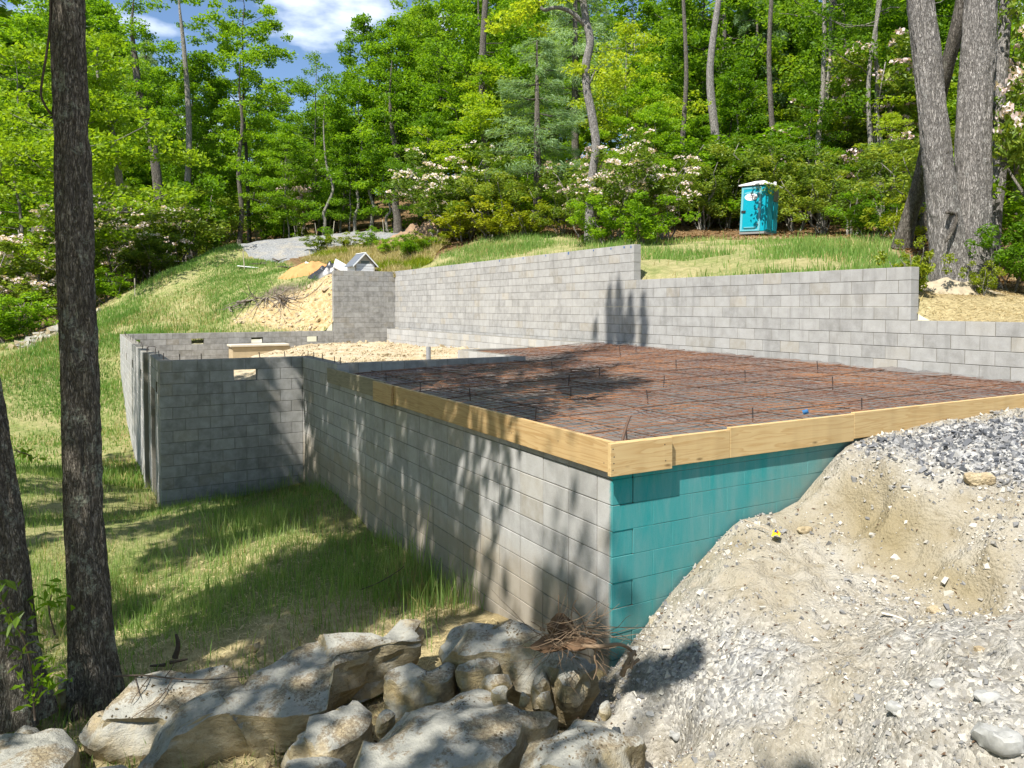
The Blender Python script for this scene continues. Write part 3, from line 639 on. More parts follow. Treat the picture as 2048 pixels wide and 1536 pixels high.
Pz = np.stack([a, b, 0 * a], 1); rot = Pz[:, :2] @ np.array([[.88, .48], [-.48, .88]])
wr = np.abs(fbm(np.c_[rot[:, 0] * 1.6, rot[:, 1] * 5.5, 0 * a], 4, 81)) * .045
edge = np.clip((a - 6.9) / .4, 0, 1) * .05 * (1 + vnoise(np.c_[b * 2, b * 0, b * 0], 4))
z_ = slabz(a, b) - .045 + wr + edge
i_, j_ = np.meshgrid(np.arange(len(x_) - 1), np.arange(len(y_) - 1), indexing='ij'); ny_ = len(y_); q = (i_ * ny_ + j_).ravel(); Fq = np.stack([q, q + ny_, q + ny_ + 1, q + 1], 1)
Fq = Fq[(b[Fq].mean(1) < 7.45) | (a[Fq].mean(1) > 3.65)]
tag(obj('plastic_sheet', npmesh('plastic_sheet', np.stack([a, b, z_], 1), Fq, True, mat_sheet())), 'wrinkled black plastic sheet under the rusty rebar mat', 'plastic sheet')
mat_ = empty('rebar_mat', (3.6, 4, .25)); tag(mat_, 'rusty tied rebar and wire mesh laid flat inside the form boards', 'rebar mat'); mo_ = Vector(mat_.location)
def mat_rust():
    s = N('orange_rust'); p = s.pos(); n = s.noise(p, 1.1, 4, .6); n2 = s.noise(p, 25, 3)
    c = s.mix(s.ramp(n, [(.35, 0.), (.65, 1.)]), (.11, .055, .036), (.31, .15, .065)); c = s.mix(s.math('MULTIPLY', n2, .5), c, (.2, .1, .08))
    return s.done(c, .85, None, .2)
M['orust'] = mat_rust()
wm = MB()
def polyl(p0, p1, n, amp, dz, seed):
    t = np.linspace(0, 1, n)[:, None]; P = np.array(p0) * (1 - t) + np.array(p1) * t
    lat = fbm(np.c_[t[:, 0] * n * .35, np.full(n, seed * 3.7), np.zeros(n)], 2, 91) * amp
    d = np.array([p1[1] - p0[1], p0[0] - p1[0], 0.]); d /= np.linalg.norm(d); P = P + lat[:, None] * d
    P[:, 2] = slabz(P[:, 0], P[:, 1]) + dz + fbm(np.c_[P[:, 0] * .9, P[:, 1] * .9, np.full(n, seed * .21)], 2, 95) * .016
    return P
def yend(x): return 7.4 if x < 3.7 else 9.98
k = 0
for layer in range(2 if False else 1):
    for x in np.arange(.08 + .04 * layer, 7.2, .15): k += 1; wm.tube(polyl((x, .06, 0), (x, yend(x), 0), 20, .03, .012 + .012 * layer, k) - np.array(mo_), .0032, 3, False)
    for y in np.arange(.1 + .06 * layer, 9.95, .15): k += 1; wm.tube(polyl((.06 if y < 7.4 else 3.7, y, 0), (7.24, y, 0), 22, .035, .018 + .012 * layer, k) - np.array(mo_), .0034, 3, False)
for q in range(420):
    x, y = rnd.uniform(.3, 6.9), rnd.uniform(.3, 9.6)
    if y > 7 and x < 4.1: continue
    an = rnd.gauss(-.5, .35); L = rnd.uniform(.4, 1.5); k += 1
    p1 = (np.clip(x + math.cos(an) * L, .1, 7.2), np.clip(y + math.sin(an) * L, .1, 9.9 if x > 3.9 else 7.2), 0)
    wm.tube(polyl((x, y, 0), p1, 10, .05, .035, k) - np.array(mo_), .003, 3, False)
tag(wm.build('wire_mesh', M['orust'], mat_), kind='stuff')
for i, x in enumerate(np.arange(.55, 7.1, .92)):
    P = polyl((x, .07, 0), (x + .05, yend(x), 0), 26, .03, .022, 300 + i) - np.array(mo_); MB().tube(P, .0065, 6).build('rebar', M['rust'], mat_)
for i, y in enumerate(np.arange(.6, 9.9, .92)):
    P = polyl((.07 if y < 7.4 else 3.75, y, 0), (7.22, y + .03, 0), 26, .03, .03, 340 + i) - np.array(mo_); MB().tube(P, .0065, 6).build('rebar', M['rust'], mat_)
st_me = MB().tube([(0, 0, -.12), (.003, 0, .03), (0, .003, .125)], .007, 6).mesh('rebar_stake', darksteel)
for i, (u, v) in enumerate([(772, 762), (840, 782), (1141, 795), (940, 797), (1070, 840), (1137, 768), (1198, 752), (1104, 738), (1240, 705), (1272, 700), (1327, 770), (1295, 802), (1490, 758), (1635, 738), (1352, 735), (1505, 842), (1723, 820), (1665, 772), (1253, 880), ]):
    p = onz(u, v, .26); p = onz(u, v, float(slabz(p[0], p[1])))
    if p[1] > (7.35 if p[0] < 3.7 else 9.9) or p[0] > 7.2: continue
    o = obj('rebar_stake', st_me); o.location = p; o.rotation_euler = (rnd.gauss(0, .05), rnd.gauss(0, .05), 0)
    tag(o, 'short dark rebar stake driven upright through the rebar mat', 'rebar stake', 'rebar stakes standing in the slab bed')
lean = MB().tube([(.0, 0, 0), (.12, .1, .1), (.24, .2, .17)], .012, 6).build('rebar_offcut', M['rust']); lean.location = (.18, .12, .25)
tag(lean, 'short rusty rebar offcut leaning by the corner of the form boards', 'rebar')
cap = MB().tube([(0, 0, 0), (0, 0, .05)], .022, 12).build('blue_cap', simple('blue_plastic', (.03, .12, .28), .4)); cap.location = onz(1606, 825, .31); cap.rotation_euler = (1.2, 0, .6)
tag(cap, 'small blue plastic cap lying on the rebar mat near the boards', 'cap')
# pipe and footing on the sandy floor
gp = onz(857, 719, .1)
pp = MB(); r0, r1 = .055, .045
pp.tube([(0, 0, -.2), (0, 0, .3)], r0, 20, False); pp.tube([(0, 0, .3), (0, 0, .302)], [r0, r1], 20, False); pp.tube([(0, 0, .302), (0, 0, -.1)], r1, 20, False)
pipe = pp.build('drain_pipe', simple('grey_pvc', (.25, .26, .28), .45), None, True); pipe.location = gp; tag(pipe, 'grey plastic drain pipe standing in the sandy floor by the stem wall', 'pipe')
ft = empty('concrete_footing', (.9, 22.9, -.5)); tag(ft, 'tan concrete footing step showing out of the sand below the far wall', 'footing')
conc = simple('tan_concrete', (.42, .34, .22), .9, .25, 6, .5, .2)
obj('footing_block', bevel_box('footing_block', .0, 2.0, 0, .75, -.6, .42, .015, conc), ft)
obj('footing_cap', bevel_box('footing_cap', -.06, 1.95, -.06, .75, .424, .5, .012, simple('pale_concrete', (.5, .45, .36), .9, .2, 8, .5, .2)), ft)
# ------------------------------------------------------------------ foreground stones
CR = []
def stone(name, label, outline, thick, zf, zn, seed, bulge=.05, under=.0, nseg=72, group='boulders piled in the foreground', cat='rock', mat=None, rough=1.):
    """slab with the given top outline (picture points carried to heights between zf at the far rim and zn at the near rim)"""
    vs = [p[1] for p in outline]; v0, v1 = min(vs), max(vs)
    P = []
    for p in outline:
        z = p[2] if len(p) > 2 else zf + (zn - zf) * (p[1] - v0) / max(1, v1 - v0)
        P.append(onz(p[0], p[1], z))
    P = chaikin(np.array(P), 2); c = P.mean(0)
    s = np.concatenate([[0], np.cumsum(np.linalg.norm(np.diff(np.vstack([P, P[:1]]), axis=0), axis=1))]); t = np.linspace(0, s[-1], nseg, endpoint=False)
    Pc = np.vstack([P, P[:1]]); O = np.stack([np.interp(t, s, Pc[:, k]) for k in range(3)], 1)
    size = np.linalg.norm(O[:, :2] - c[:2], axis=1).mean()
    thick = min(thick, size * 1.15)
    A = np.c_[O[:, :2] - c[:2], np.ones(nseg)]; pl = np.linalg.lstsq(A, O[:, 2], rcond=None)[0]
    rings = []
    for k in np.linspace(0, 1, 17)[1:]:
        xy = c[:2] + (O[:, :2] - c[:2]) * k; zp = np.c_[xy - c[:2], np.ones(nseg)] @ pl
        z = zp * (1 - k ** 2) + O[:, 2] * k ** 2 + bulge * (1 - k ** 2) - .02 * min(1, size) * k ** 14
        rings.append(np.c_[xy, z])
    nd = (O[:, :2] - c[:2]) / (np.linalg.norm(O[:, :2] - c[:2], axis=1)[:, None] + 1e-9)
    for f in (.06, .16, .3, .48, .68, .88, 1.):
        off = size * (.035 * math.sin(min(f, .5) * math.pi) - .42 * max(0, f - .45) * (1 + under) - under * .25 * f)
        rings.append(np.c_[O[:, :2] + nd * off, O[:, 2] - .03 - thick * f])
    V = [np.array([[c[0], c[1], pl[2] + bulge]])] + rings + [np.array([[c[0], c[1], c[2] - thick - .05]])]
    V = np.concatenate(V) - c; m = len(rings)
    i = np.arange(m - 1)[:, None] * nseg + 1; j = np.arange(nseg)[None]; j2 = (j + 1) % nseg
    Q = np.stack([i + j, i + nseg + j, i + nseg + j2, i + j2], -1).reshape(-1, 4); jj = np.arange(nseg); last = 1 + (m - 1) * nseg
    T = np.concatenate([np.stack([0 * jj, 1 + jj, 1 + (jj + 1) % nseg], 1), np.stack([0 * jj + len(V) - 1, last + (jj + 1) % nseg, last + jj], 1)])
    so_ = seed * 5.3; k = max(.25, min(1, size)) * rough
    D = np.stack([fbm(V * 2.1 / max(.35, size) * .8 + so_ + 9 * q, 4, 101 + q) for q in range(3)], 1) * np.array([.05, .05, .03]) * k
    st = np.abs(fbm(np.c_[V[:, 0] * 3 + so_, V[:, 1] * 3, V[:, 2] * 16], 3, 120)) ; D[:, :2] += (st[:, None] - .3) * .05 * k * np.sign(V[:, :2]) * (np.arange(len(V)) > nseg * 14)[:, None]
    D[:, 2] += (np.abs(fbm(V * 3.3 + so_, 4, 131)) - .25) * .055 * k - np.clip(fbm(V * 1.4 + so_, 2, 141) - .25, 0, 1) * .1 * k
    V = V + D; gg = np.random.default_rng(seed + 900); top = V[1 + 10 * nseg:1 + 19 * nseg]
    for _ in range(int(10 + 14 * min(1.6, size))):       # knock flat chips off the rim
        q = top[gg.integers(len(top))]; h = q[:2] / (np.linalg.norm(q[:2]) + 1e-9); n_ = np.array([h[0] + gg.normal(0, .4), h[1] + gg.normal(0, .4), gg.uniform(-.4, 1.1)]); n_ /= np.linalg.norm(n_)
        rad_ = (.13 + .3 * size) * gg.uniform(.7, 1.3); dq = np.linalg.norm(V - q, axis=1); o_ = q @ n_ - gg.uniform(.006, .042) * min(1, size * 1.6); dd_ = V @ n_ - o_
        V = V - (np.clip(dd_, 0, None) * np.clip(2.6 * (1 - dq / rad_), 0, 1))[:, None] * n_
    V[:, 2] += .010 * np.abs(fbm(V * 11 + so_, 3, 155)) * min(1, size * 1.5)
    tv = V[1:1 + 13 * nseg]; nc = int(260 * size ** 2); k_ = gg.integers(0, len(tv), nc * 3); cp = tv[k_] + np.c_[gg.normal(0, .008, (nc * 3, 2)), np.zeros(nc * 3)]; CR.append(cp[fbm(cp * 2.3 + so_ * 3, 3, 161) > .18] + c)
    me = npmesh(name, V, [Q, T], True, mat or M['rock']); o = obj(name, me); o.location = c
    try: me.set_sharp_from_angle(angle=R(23))
    except Exception: pass
    return tag(o, label, cat, group)
stone('boulder', 'long flat tan slab with a thick overhanging front edge, largest in the foreground', [(190, 1495), (255, 1455), (370, 1408), (470, 1372), (545, 1312), (610, 1280), (700, 1246), (800, 1234), (850, 1244), (862, 1266), (800, 1290), (728, 1306), (720, 1340), (700, 1376), (640, 1416), (560, 1452), (480, 1470), (400, 1468), (300, 1478), (230, 1512)], .34, -1.37, -1.6, 1, .03, .35, 120)
stone('boulder', 'broad pale slab lying behind the longest slab beside the bigger dark trunk', [(142, 1440), (175, 1398), (235, 1362), (340, 1332), (445, 1318), (488, 1336), (500, 1372), (420, 1420), (300, 1460), (215, 1470)], .3, -1.5, -1.62, 2, .03, .1, 90)
stone('boulder', 'pale blocky slab at the foot of the grey wall with roots on top', [(868, 1246), (905, 1226), (980, 1216), (1035, 1228), (1060, 1252), (1120, 1272), (1190, 1312), (1200, 1332), (1130, 1338), (1060, 1318), (980, 1300), (930, 1312), (885, 1288)], .42, -1.12, -1.2, 3, .03, .05, 90)
stone('boulder', 'small grey-topped stone between the longest slab and the root clump slab', [(762, 1352), (800, 1330), (860, 1322), (905, 1326), (918, 1346), (905, 1366), (850, 1380), (790, 1392), (768, 1375)], .24, -1.33, -1.4, 4, .03, 0, 60)
stone('stone', 'small banded stone resting between the grey-topped stone and the pale blocky slab', [(906, 1332), (930, 1314), (985, 1305), (1004, 1322), (975, 1342), (925, 1350)], .12, -1.22, -1.25, 5, .02, 0, 48)
stone('stone', 'thin layered stone wedged below the pale blocky slab', [(952, 1358), (985, 1338), (1018, 1332), (1036, 1352), (1000, 1368), (960, 1372)], .1, -1.27, -1.3, 6, .01, 0, 48)
stone('boulder', 'pointed whitish rock standing right below the wall corner', [(1096, 1352), (1128, 1316), (1160, 1312), (1180, 1330), (1178, 1362), (1150, 1380), (1112, 1372)], .32, -1.18, -1.26, 7, .03, .2, 56)
stone('stone', 'narrow grey stone leaning beside the pointed whitish rock', [(1056, 1368), (1070, 1342), (1096, 1334), (1104, 1356), (1086, 1384), (1062, 1392)], .2, -1.25, -1.32, 8, .02, 0, 48)
stone('stone', 'oval tan cobble below the narrow leaning stone', [(1068, 1372), (1095, 1376), (1108, 1394), (1094, 1404), (1074, 1392)], .1, -1.28, -1.3, 9, .02, 0, 40)
stone('boulder', 'wide speckled slab in the middle of the bottom edge', [(676, 1506), (700, 1470), (760, 1432), (840, 1400), (920, 1372), (985, 1364), (1050, 1380), (1105, 1402), (1128, 1420), (1080, 1458), (1020, 1492), (985, 1530), (930, 1580), (760, 1600), (690, 1560)], .3, -1.28, -1.2, 10, .035, 0, 110)
stone('boulder', 'cream slab half covered by gravel right of the speckled slab', [(1010, 1545), (1060, 1490), (1120, 1446), (1180, 1430), (1250, 1446), (1296, 1470), (1270, 1500), (1230, 1545), (1120, 1590)], .3, -1.2, -1.1, 11, .04, 0, 80)
stone('boulder', 'rounded tan rock tucked under the front of the longest slab', [(556, 1478), (610, 1432), (670, 1398), (712, 1390), (742, 1416), (748, 1450), (700, 1486), (630, 1510), (570, 1508)], .35, -1.56, -1.6, 12, .05, 0, 70)
stone('boulder', 'bluish grey rock cut by the left bottom corner of the view', [(-60, 1490), (20, 1452), (90, 1442), (148, 1448), (162, 1478), (130, 1530), (60, 1590), (-60, 1610)], .35, -1.66, -1.6, 13, .05, 0, 70)
stone('boulder', 'flat stone below the tip of the longest slab at the bottom edge', [(40, 1560), (110, 1520), (190, 1508), (300, 1530), (330, 1580), (200, 1640), (80, 1640)], .2, -1.72, -1.66, 14, .03, 0, 60)
stone('stone', 'small pale stone under the rounded tan rock at the bottom edge', [(545, 1530), (590, 1516), (650, 1512), (700, 1526), (690, 1570), (580, 1580)], .2, -1.6, -1.56, 15, .04, 0, 50)
stone('stone', 'small triangular stone at the left edge behind the bluish rock', [(18, 1468), (42, 1440), (72, 1436), (92, 1452), (80, 1474), (40, 1482)], .14, -1.72, -1.76, 16, .03, 0, 40)
stone('stone', 'flat pinkish stone between the rounded rock and the speckled slab', [(745, 1428), (772, 1414), (792, 1420), (780, 1438), (752, 1450)], .1, -1.45, -1.48, 17, .01, 0, 40)
stone('stone', 'little beige stone on the seam above the speckled slab', [(1030, 1382), (1050, 1376), (1062, 1384), (1048, 1394), (1032, 1392)], .05, -1.14, -1.15, 18, .01, 0, 32)
stone('stone', 'grey cobble on top of the speckled slab', [(980, 1376), (1005, 1366), (1026, 1372), (1020, 1386), (990, 1390)], .06, -1.13, -1.14, 19, .015, 0, 32)
stone('stone', 'white cobble lying in the grass edge near the wall', [(792, 1156), (806, 1150), (822, 1154), (820, 1162), (800, 1166)], .06, -1.83, -1.84, 20, .02, 0, 32, None)
stone('stone', 'beige cobble on bare soil above the longest slab', [(496, 1282), (506, 1270), (520, 1268), (518, 1284), (504, 1292)], .1, -1.72, -1.75, 21, .02, 0, 32, None)
stone('stone', 'small round tan stone on gravel below the wall corner', [(1198, 1412), (1210, 1398), (1226, 1400), (1222, 1414), (1206, 1420)], .06, -1.09, -1.1, 22, .015, 0, 32, None)
stone('stone', 'rough grey stone behind the bigger dark trunk', [(100, 1372), (120, 1352), (150, 1352), (156, 1372), (130, 1390)], .15, -1.7, -1.75, 23, .03, 0, 32, None)
stone('stone', 'whitish stone against the teal wall on the dirt bank rim', [(1296, 1222), (1310, 1214), (1322, 1220), (1320, 1240), (1302, 1244)], .09, -1.0, -1.05, 24, .02, 0, 32, None)
# single larger stones lying on the bank
bank_list = [(1995, 1480, .15, 'biggest white stone lying on the bank near the right edge'), (1975, 1395, .085, 'grey rounded stone just above the biggest white stone'), (1870, 1225, .1, 'long cream stone high on the bank near the white stick'), (1795, 1418, .085, 'white broken stone in the middle of the bank'), (1352, 1470, .07, 'tall pale stone low on the left flank of the bank'), (1300, 1430, .05, 'pale flat stone on the left flank of the bank'), (1690, 1198, .05, 'grey chip below the yellow wrapper'), (1880, 1370, .07, 'grey blocky stone above the white broken stone'), (1960, 1300, .05, 'tan flat stone on the right of the bank'), (1490, 1195, .03, 'dark brown lump near the ridge of the bank'), (1610, 1060, .09, 'flat sandy plate of clod in the gully'), (1960, 960, .16, 'pale slab of clod on the dark gravel top'), (1272, 1300, .07, 'grey stone below the root clump against the bank')]
def ray_sz(u, v):
    r = ray(u, v); d = np.linspace(2.5, 8, 700); P = CAM + r * d[:, None]; h = sz(P[:, 0], P[:, 1]); k = np.argmax(P[:, 2] < h); return P[k]
ico = bmesh.new(); bmesh.ops.create_icosphere(ico, subdivisions=3, radius=1); IV = np.array([v.co[:] for v in ico.verts]); IF = np.array([[v.index for v in f.verts] for f in ico.faces]); ico.free()
def lump(name, label, loc, sx_, sy_, szz, seed, mat, cat, group=None, rotz=0.):
    D = IV * (1 + .28 * fbm(IV * 1.3 + seed * 7.7, 4, 150)[:, None]); D = np.sign(D) * np.abs(D) ** .85
    D[:, 2] = np.clip(D[:, 2], -.7, .62 + .25 * fbm(D * 2 + seed, 2, 160)); V = D * [sx_, sy_, szz]
    me = npmesh(name, V, IF, True, mat); o = obj(name, me); o.location = loc; o.rotation_euler = (rnd.gauss(0, .12), rnd.gauss(0, .12), rotz)
    try: me.set_sharp_from_angle(angle=R(32))
    except Exception: pass
    return tag(o, label, cat, group)
palestone = simple('white_quartz', (.3, .3, .29), .9, .55, 22, .9, .2)
for i, (u, v, r_, lab) in enumerate(bank_list):
    p = ray_sz(u, v); r_ *= .68; lump('stone', lab, p + np.array([0, 0, r_ * .05]), r_ * rnd.uniform(.8, 1.05), r_ * rnd.uniform(.65, .85), r_ * .6, 30 + i, M['sand'] if 'clod' in lab or 'cream' in lab or 'tan' in lab else (M['spoil'] if 'brown' in lab else palestone), 'rock', 'larger stones on the dirt bank', rnd.random() * 6)
def leafgeo0(P, L, wr, g):
    n = len(P); nrm = g.normal(0, .35, (n, 3)); nrm[:, 2] += 1; nrm /= np.linalg.norm(nrm, axis=1)[:, None]; t = g.normal(size=(n, 3)); t -= (t * nrm).sum(1)[:, None] * nrm; t /= np.linalg.norm(t, axis=1)[:, None]; b_ = np.cross(nrm, t); L = L[:, None]
    return np.stack([P - t * L * .5, P + b_ * L * wr * .5 + nrm * L * .1, P + t * L * .5, P - b_ * L * wr * .5 + nrm * L * .1], 1).reshape(-1, 3), np.arange(4 * n).reshape(n, 4)
# crushed stone scattered over the bank
def scatter_stones(name, P, S, mat, seed):
    g = np.random.default_rng(seed); n = len(P)
    base = np.array([(-1, -1, -1), (1, -1, -1), (1, 1, -1), (-1, 1, -1), (-1, -1, 1), (1, -1, 1), (1, 1, 1), (-1, 1, 1)], float) * .72; fc = np.array([(0, 3, 2, 1), (4, 5, 6, 7), (0, 1, 5, 4), (1, 2, 6, 5), (2, 3, 7, 6), (3, 0, 4, 7)])
    q = g.normal(size=(n, 4)); q /= np.linalg.norm(q, axis=1)[:, None]; w_, x, y, z = q.T
    Rm = np.stack([1 - 2 * (y * y + z * z), 2 * (x * y - z * w_), 2 * (x * z + y * w_), 2 * (x * y + z * w_), 1 - 2 * (x * x + z * z), 2 * (y * z - x * w_), 2 * (x * z - y * w_), 2 * (y * z + x * w_), 1 - 2 * (x * x + y * y)], 1).reshape(n, 3, 3)
    L = base[None] * g.uniform(.45, 1.15, (n, 8, 1)); L += g.normal(0, .12, (n, 8, 3)); L *= g.uniform(.55, 1.1, (n, 1, 3)) * np.array([1.1, .85, .62])
    V = np.einsum('nij,nkj->nki', Rm, L) * S[:, None, None] + P[:, None]
    F = (fc[None] + (np.arange(n) * 8)[:, None, None]).reshape(-1, 4)
    return tag(obj(name, npmesh(name, V.reshape(-1, 3), F, False, mat)), kind='stuff')
g = np.random.default_rng(5)
px = g.uniform(-1.3, 6.5, 190000); py = -g.uniform(.02, 4.6, 190000) ** 1.0
dist = np.hypot(px - CAM[0], py - CAM[1]); pr = np.clip(fbm(np.stack([px, py, 0 * px], 1) * 1.3, 4, 71) * .9 + .42, .06, 1)
grm = polymask(px, py, grP, .5); dm_ = polymask(px, py, dampP, .3); pr = np.clip(pr + grm, 0, 1) * (1 - .85 * dm_)
keep = (g.random(len(px)) < pr * np.clip(2.2 / dist, .2, 1) * 1.) & (dist > 1.6); px, py = px[keep], py[keep]
dd = np.hypot(px - CAM[0], py - CAM[1]); S = g.lognormal(math.log(.0058), .62, len(px)) * np.clip(dd / 4, .75, 1.7); S = np.clip(S, .003, .04)
gk = polymask(px, py, grP, .4) > g.random(len(px)) * .9 + .1; P_ = np.stack([px, py, sz(px, py) + S * .12], 1)
scatter_stones('gravel', P_[~gk], S[~gk], M['pebble'], 6); scatter_stones('dark_gravel', P_[gk], S[gk] * 1.25, M['pebble_dark'], 16)
nn_ = 1500; bx = g.uniform(-1, 4.5, nn_); by = -g.uniform(.1, 4, nn_); V, F = leafgeo0(np.stack([bx, by, sz(bx, by) + .006], 1), g.uniform(.01, .045, nn_), .35, g); tag(obj('leaf_scraps', npmesh('leaf_scraps', V, F, False, simple('dry_leaf_scraps', (.11, .07, .045), .9, .6, 9, .3, .1))), kind='stuff')
# sparse stones and clods on the sandy floor
px = g.uniform(.3, 7, 5500); py = g.uniform(7.8, 23.8, 5500); S = np.clip(g.lognormal(math.log(.019), .65, 5500), .008, .13)
k = (py > 9.7) | (px > .3); pz = ifun(px, py) + .02; clod = simple('sand_clod', (.4, .33, .22), .95, .35, 5, .6, .1)
scatter_stones('sand_clods', np.stack([px, py, pz], 1)[k], S[k], clod, 7)
# stones and clods on the cut bank and debris on the lawn edge
px = g.uniform(1.5, 6, 1600); py = g.uniform(24.3, 27.5, 1600); S = np.clip(g.lognormal(math.log(.032), .65, 1600), .012, .2); k = polymask(px, py, cut, .3) > .5
scatter_stones('bank_clods', np.stack([px, py, gz(px, py)], 1)[k], S[k], clod, 8)
cp = np.concatenate(CR); scatter_stones('stone_crumbs', cp + [0, 0, .003], np.clip(g.lognormal(math.log(.006), .55, len(cp)), .002, .02), simple('dark_crumbs', (.12, .095, .06), .95, .6, 9, .5, .1), 10)
rubP = np.array([at(*q) for q in [(10, 705, 28), (60, 680, 30), (115, 655, 33), (200, 640, 34), (130, 672, 31), (60, 712, 27.5)]]); px = g.uniform(rubP[:, 0].min(), rubP[:, 0].max(), 9000); py = g.uniform(rubP[:, 1].min(), rubP[:, 1].max(), 9000); k = polymask(px, py, rubP, .3) > .5; S = np.clip(g.lognormal(math.log(.07), .6, 9000), .03, .35)
scatter_stones('rubble', np.stack([px, py, gz(px, py)], 1)[k], S[k], M['rock'], 11)
# crumbs of soil, leaf bits lying on the slabs' surroundings
px = g.uniform(-3.6, -.1, 3600); py = g.uniform(-2.5, 1.2, 3600); S = np.clip(g.lognormal(math.log(.011), .65, 3600), .004, .06)
scatter_stones('soil_crumbs', np.stack([px, py, gz(px, py) + .005], 1), S, simple('brown_soil', (.2, .15, .09), .95, .5, 9, .5, .1), 9)

# ------------------------------------------------------------------ roots and twigs
rootm = simple('root_wood', (.2, .14, .09), .9, .35, 25, .6, .15); soilm = simple('root_soil', (.12, .075, .045), 1, .6, 22, 1., .05); twigm = simple('dead_twig', (.09, .07, .055), .9, .4, 30, .5, .15); palet = simple('pale_twig', (.42, .35, .26), .9, .3, 20, .4, .2)
rc_ = at(1120, 1262, 5.25); rt_ = empty('root_clump', rc_); tag(rt_, 'dried root clump with brown soil caught against the grey wall corner', 'roots')
def rel(P, c): return np.asarray(P) - np.asarray(c)
def crumbly(sc3, seed):
    B = IV.copy(); B[:, 2] = np.sign(B[:, 2]) * np.abs(B[:, 2]) ** 1.3; r_ = 1 + .16 * fbm(IV * 1.7 + seed, 2, 171) - .2 * np.abs(fbm(IV * 5 + seed, 3, 172)); V = B * r_[:, None] * sc3; V[:, :2] *= (1.15 - .5 * np.clip(B[:, 2:], 0, 1)); return V
obj('soil_lump', npmesh('soil_lump', crumbly([.085, .08, .10], 1) + rel(at(1122, 1252, 5.3), rc_), IF, False, soilm), rt_)
obj('soil_skirt', npmesh('soil_skirt', crumbly([.19, .11, .045], 2) + rel(at(1118, 1282, 5.22), rc_), IF, False, soilm), rt_)
obj('soil_skirt', npmesh('soil_skirt', crumbly([.11, .07, .035], 3) + rel(at(1160, 1286, 5.1), rc_), IF, False, soilm), rt_)
rm = MB()
for k in range(70):
    a0 = np.array(at(rnd.uniform(1075, 1185), rnd.uniform(1248, 1296), rnd.uniform(5.05, 5.3))); n = 6; d = np.array([rnd.gauss(.05, .09), rnd.gauss(-.03, .05), rnd.gauss(-.03, .04)])
    P = [a0]
    for q in range(n): d = d + np.array([rnd.gauss(0, .06) for _ in range(3)]); P.append(P[-1] + d * rnd.uniform(.15, .4))
    rm.tube(rel(P, rc_), np.linspace(.0035, .001, n + 1), 4)
obj('fine_roots', rm.mesh('fine_roots', rootm), rt_)
for pts, r0_ in [([(1085, 1285, 5.2), (1125, 1290, 5.12), (1165, 1292, 5.05), (1195, 1294, 5.0), (1222, 1290, 4.98), (1240, 1288, 5.0), (1258, 1296, 5.05), (1272, 1310, 5.1)], .017), ([(1130, 1240, 5.2), (1150, 1262, 5.15), (1172, 1285, 5.1), (1190, 1300, 5.05)], .013), ([(1140, 1258, 5.2), (1143, 1228, 5.2), (1146, 1210, 5.2), (1152, 1200, 5.2)], .005), ([(1146, 1214, 5.2), (1160, 1230, 5.2), (1170, 1252, 5.2), (1174, 1272, 5.2)], .005), ([(1118, 1232, 5.25), (1117, 1205, 5.25), (1117, 1190, 5.25)], .005), ([(1192, 1296, 5.05), (1188, 1318, 5.05), (1196, 1335, 5.05), (1186, 1360, 5.05)], .008), ([(1195, 1300, 5.05), (1212, 1312, 5.05), (1220, 1308, 5.05)], .004), ([(1192, 1320, 5.05), (1206, 1336, 5.05), (1214, 1352, 5.05)], .004), ([(1090, 1262, 5.3), (1075, 1250, 5.35), (1062, 1243, 5.4)], .005), ([(1160, 1248, 5.15), (1140, 1275, 5.1), (1122, 1290, 5.08)], .006)]:
    P = chaikin(rel([at(*q) for q in pts], rc_), 2, False); MB().tube(P, np.linspace(r0_, r0_ * .55, len(P)), 7).build('root', rootm, rt_, True)
st2 = empty('twisted_root', at(1258, 1318, 5.0)); tag(st2, 'twisted root stub poking from the bank below the teal corner', 'roots'); c2 = np.array(st2.location)
for pts, r0_ in [([(1244, 1350, 5.0), (1252, 1330, 4.97), (1262, 1312, 4.98), (1270, 1302, 5.02)], .02), ([(1246, 1338, 4.98), (1262, 1330, 4.95), (1278, 1318, 4.98)], .016), ([(1258, 1306, 5.0), (1266, 1322, 4.95), (1262, 1338, 4.93)], .014)]:
    P = chaikin(rel([at(*q) for q in pts], c2), 2, False); MB().tube(P, np.linspace(r0_, r0_ * .6, len(P)), 7).build('root', rootm, st2, True)
def twig(label, pts, r0_, mat, name='twig', subs=()):
    P = chaikin(np.array([at(*q) for q in pts]), 2, False); c = P[0]; mb = MB().tube(P - c, np.linspace(r0_, r0_ * .4, len(P)), 6)
    for sb in subs:
        Q = chaikin(np.array([at(*q) for q in sb]), 2, False); mb.tube(Q - c, np.linspace(r0_ * .6, r0_ * .25, len(Q)), 5)
    o = mb.build(name, mat, None, True); o.location = c; return tag(o, label, 'twig')
twig('thin dark fallen branch lying across the broad pale slab', [(228, 1352, 5.85), (290, 1350, 5.75), (350, 1358, 5.7), (420, 1360, 5.65), (490, 1353, 5.7)], .008, twigm, 'fallen_branch', [[(330, 1354, 5.72), (345, 1335, 5.75), (352, 1318, 5.8)], [(300, 1352, 5.75), (270, 1392, 5.5), (262, 1408, 5.45)], [(345, 1358, 5.7), (320, 1400, 5.45), (262, 1436, 5.3)], [(270, 1352, 5.8), (280, 1395, 5.5)]])
twig('short dark stump of branch sticking up in the grass', [(350, 1315, 6.7), (358, 1290, 6.7), (352, 1268, 6.7)], .03, twigm, 'broken_branch', [[(340, 1325, 6.6), (375, 1318, 6.6)], [(330, 1330, 6.6), (300, 1332, 6.6)]])
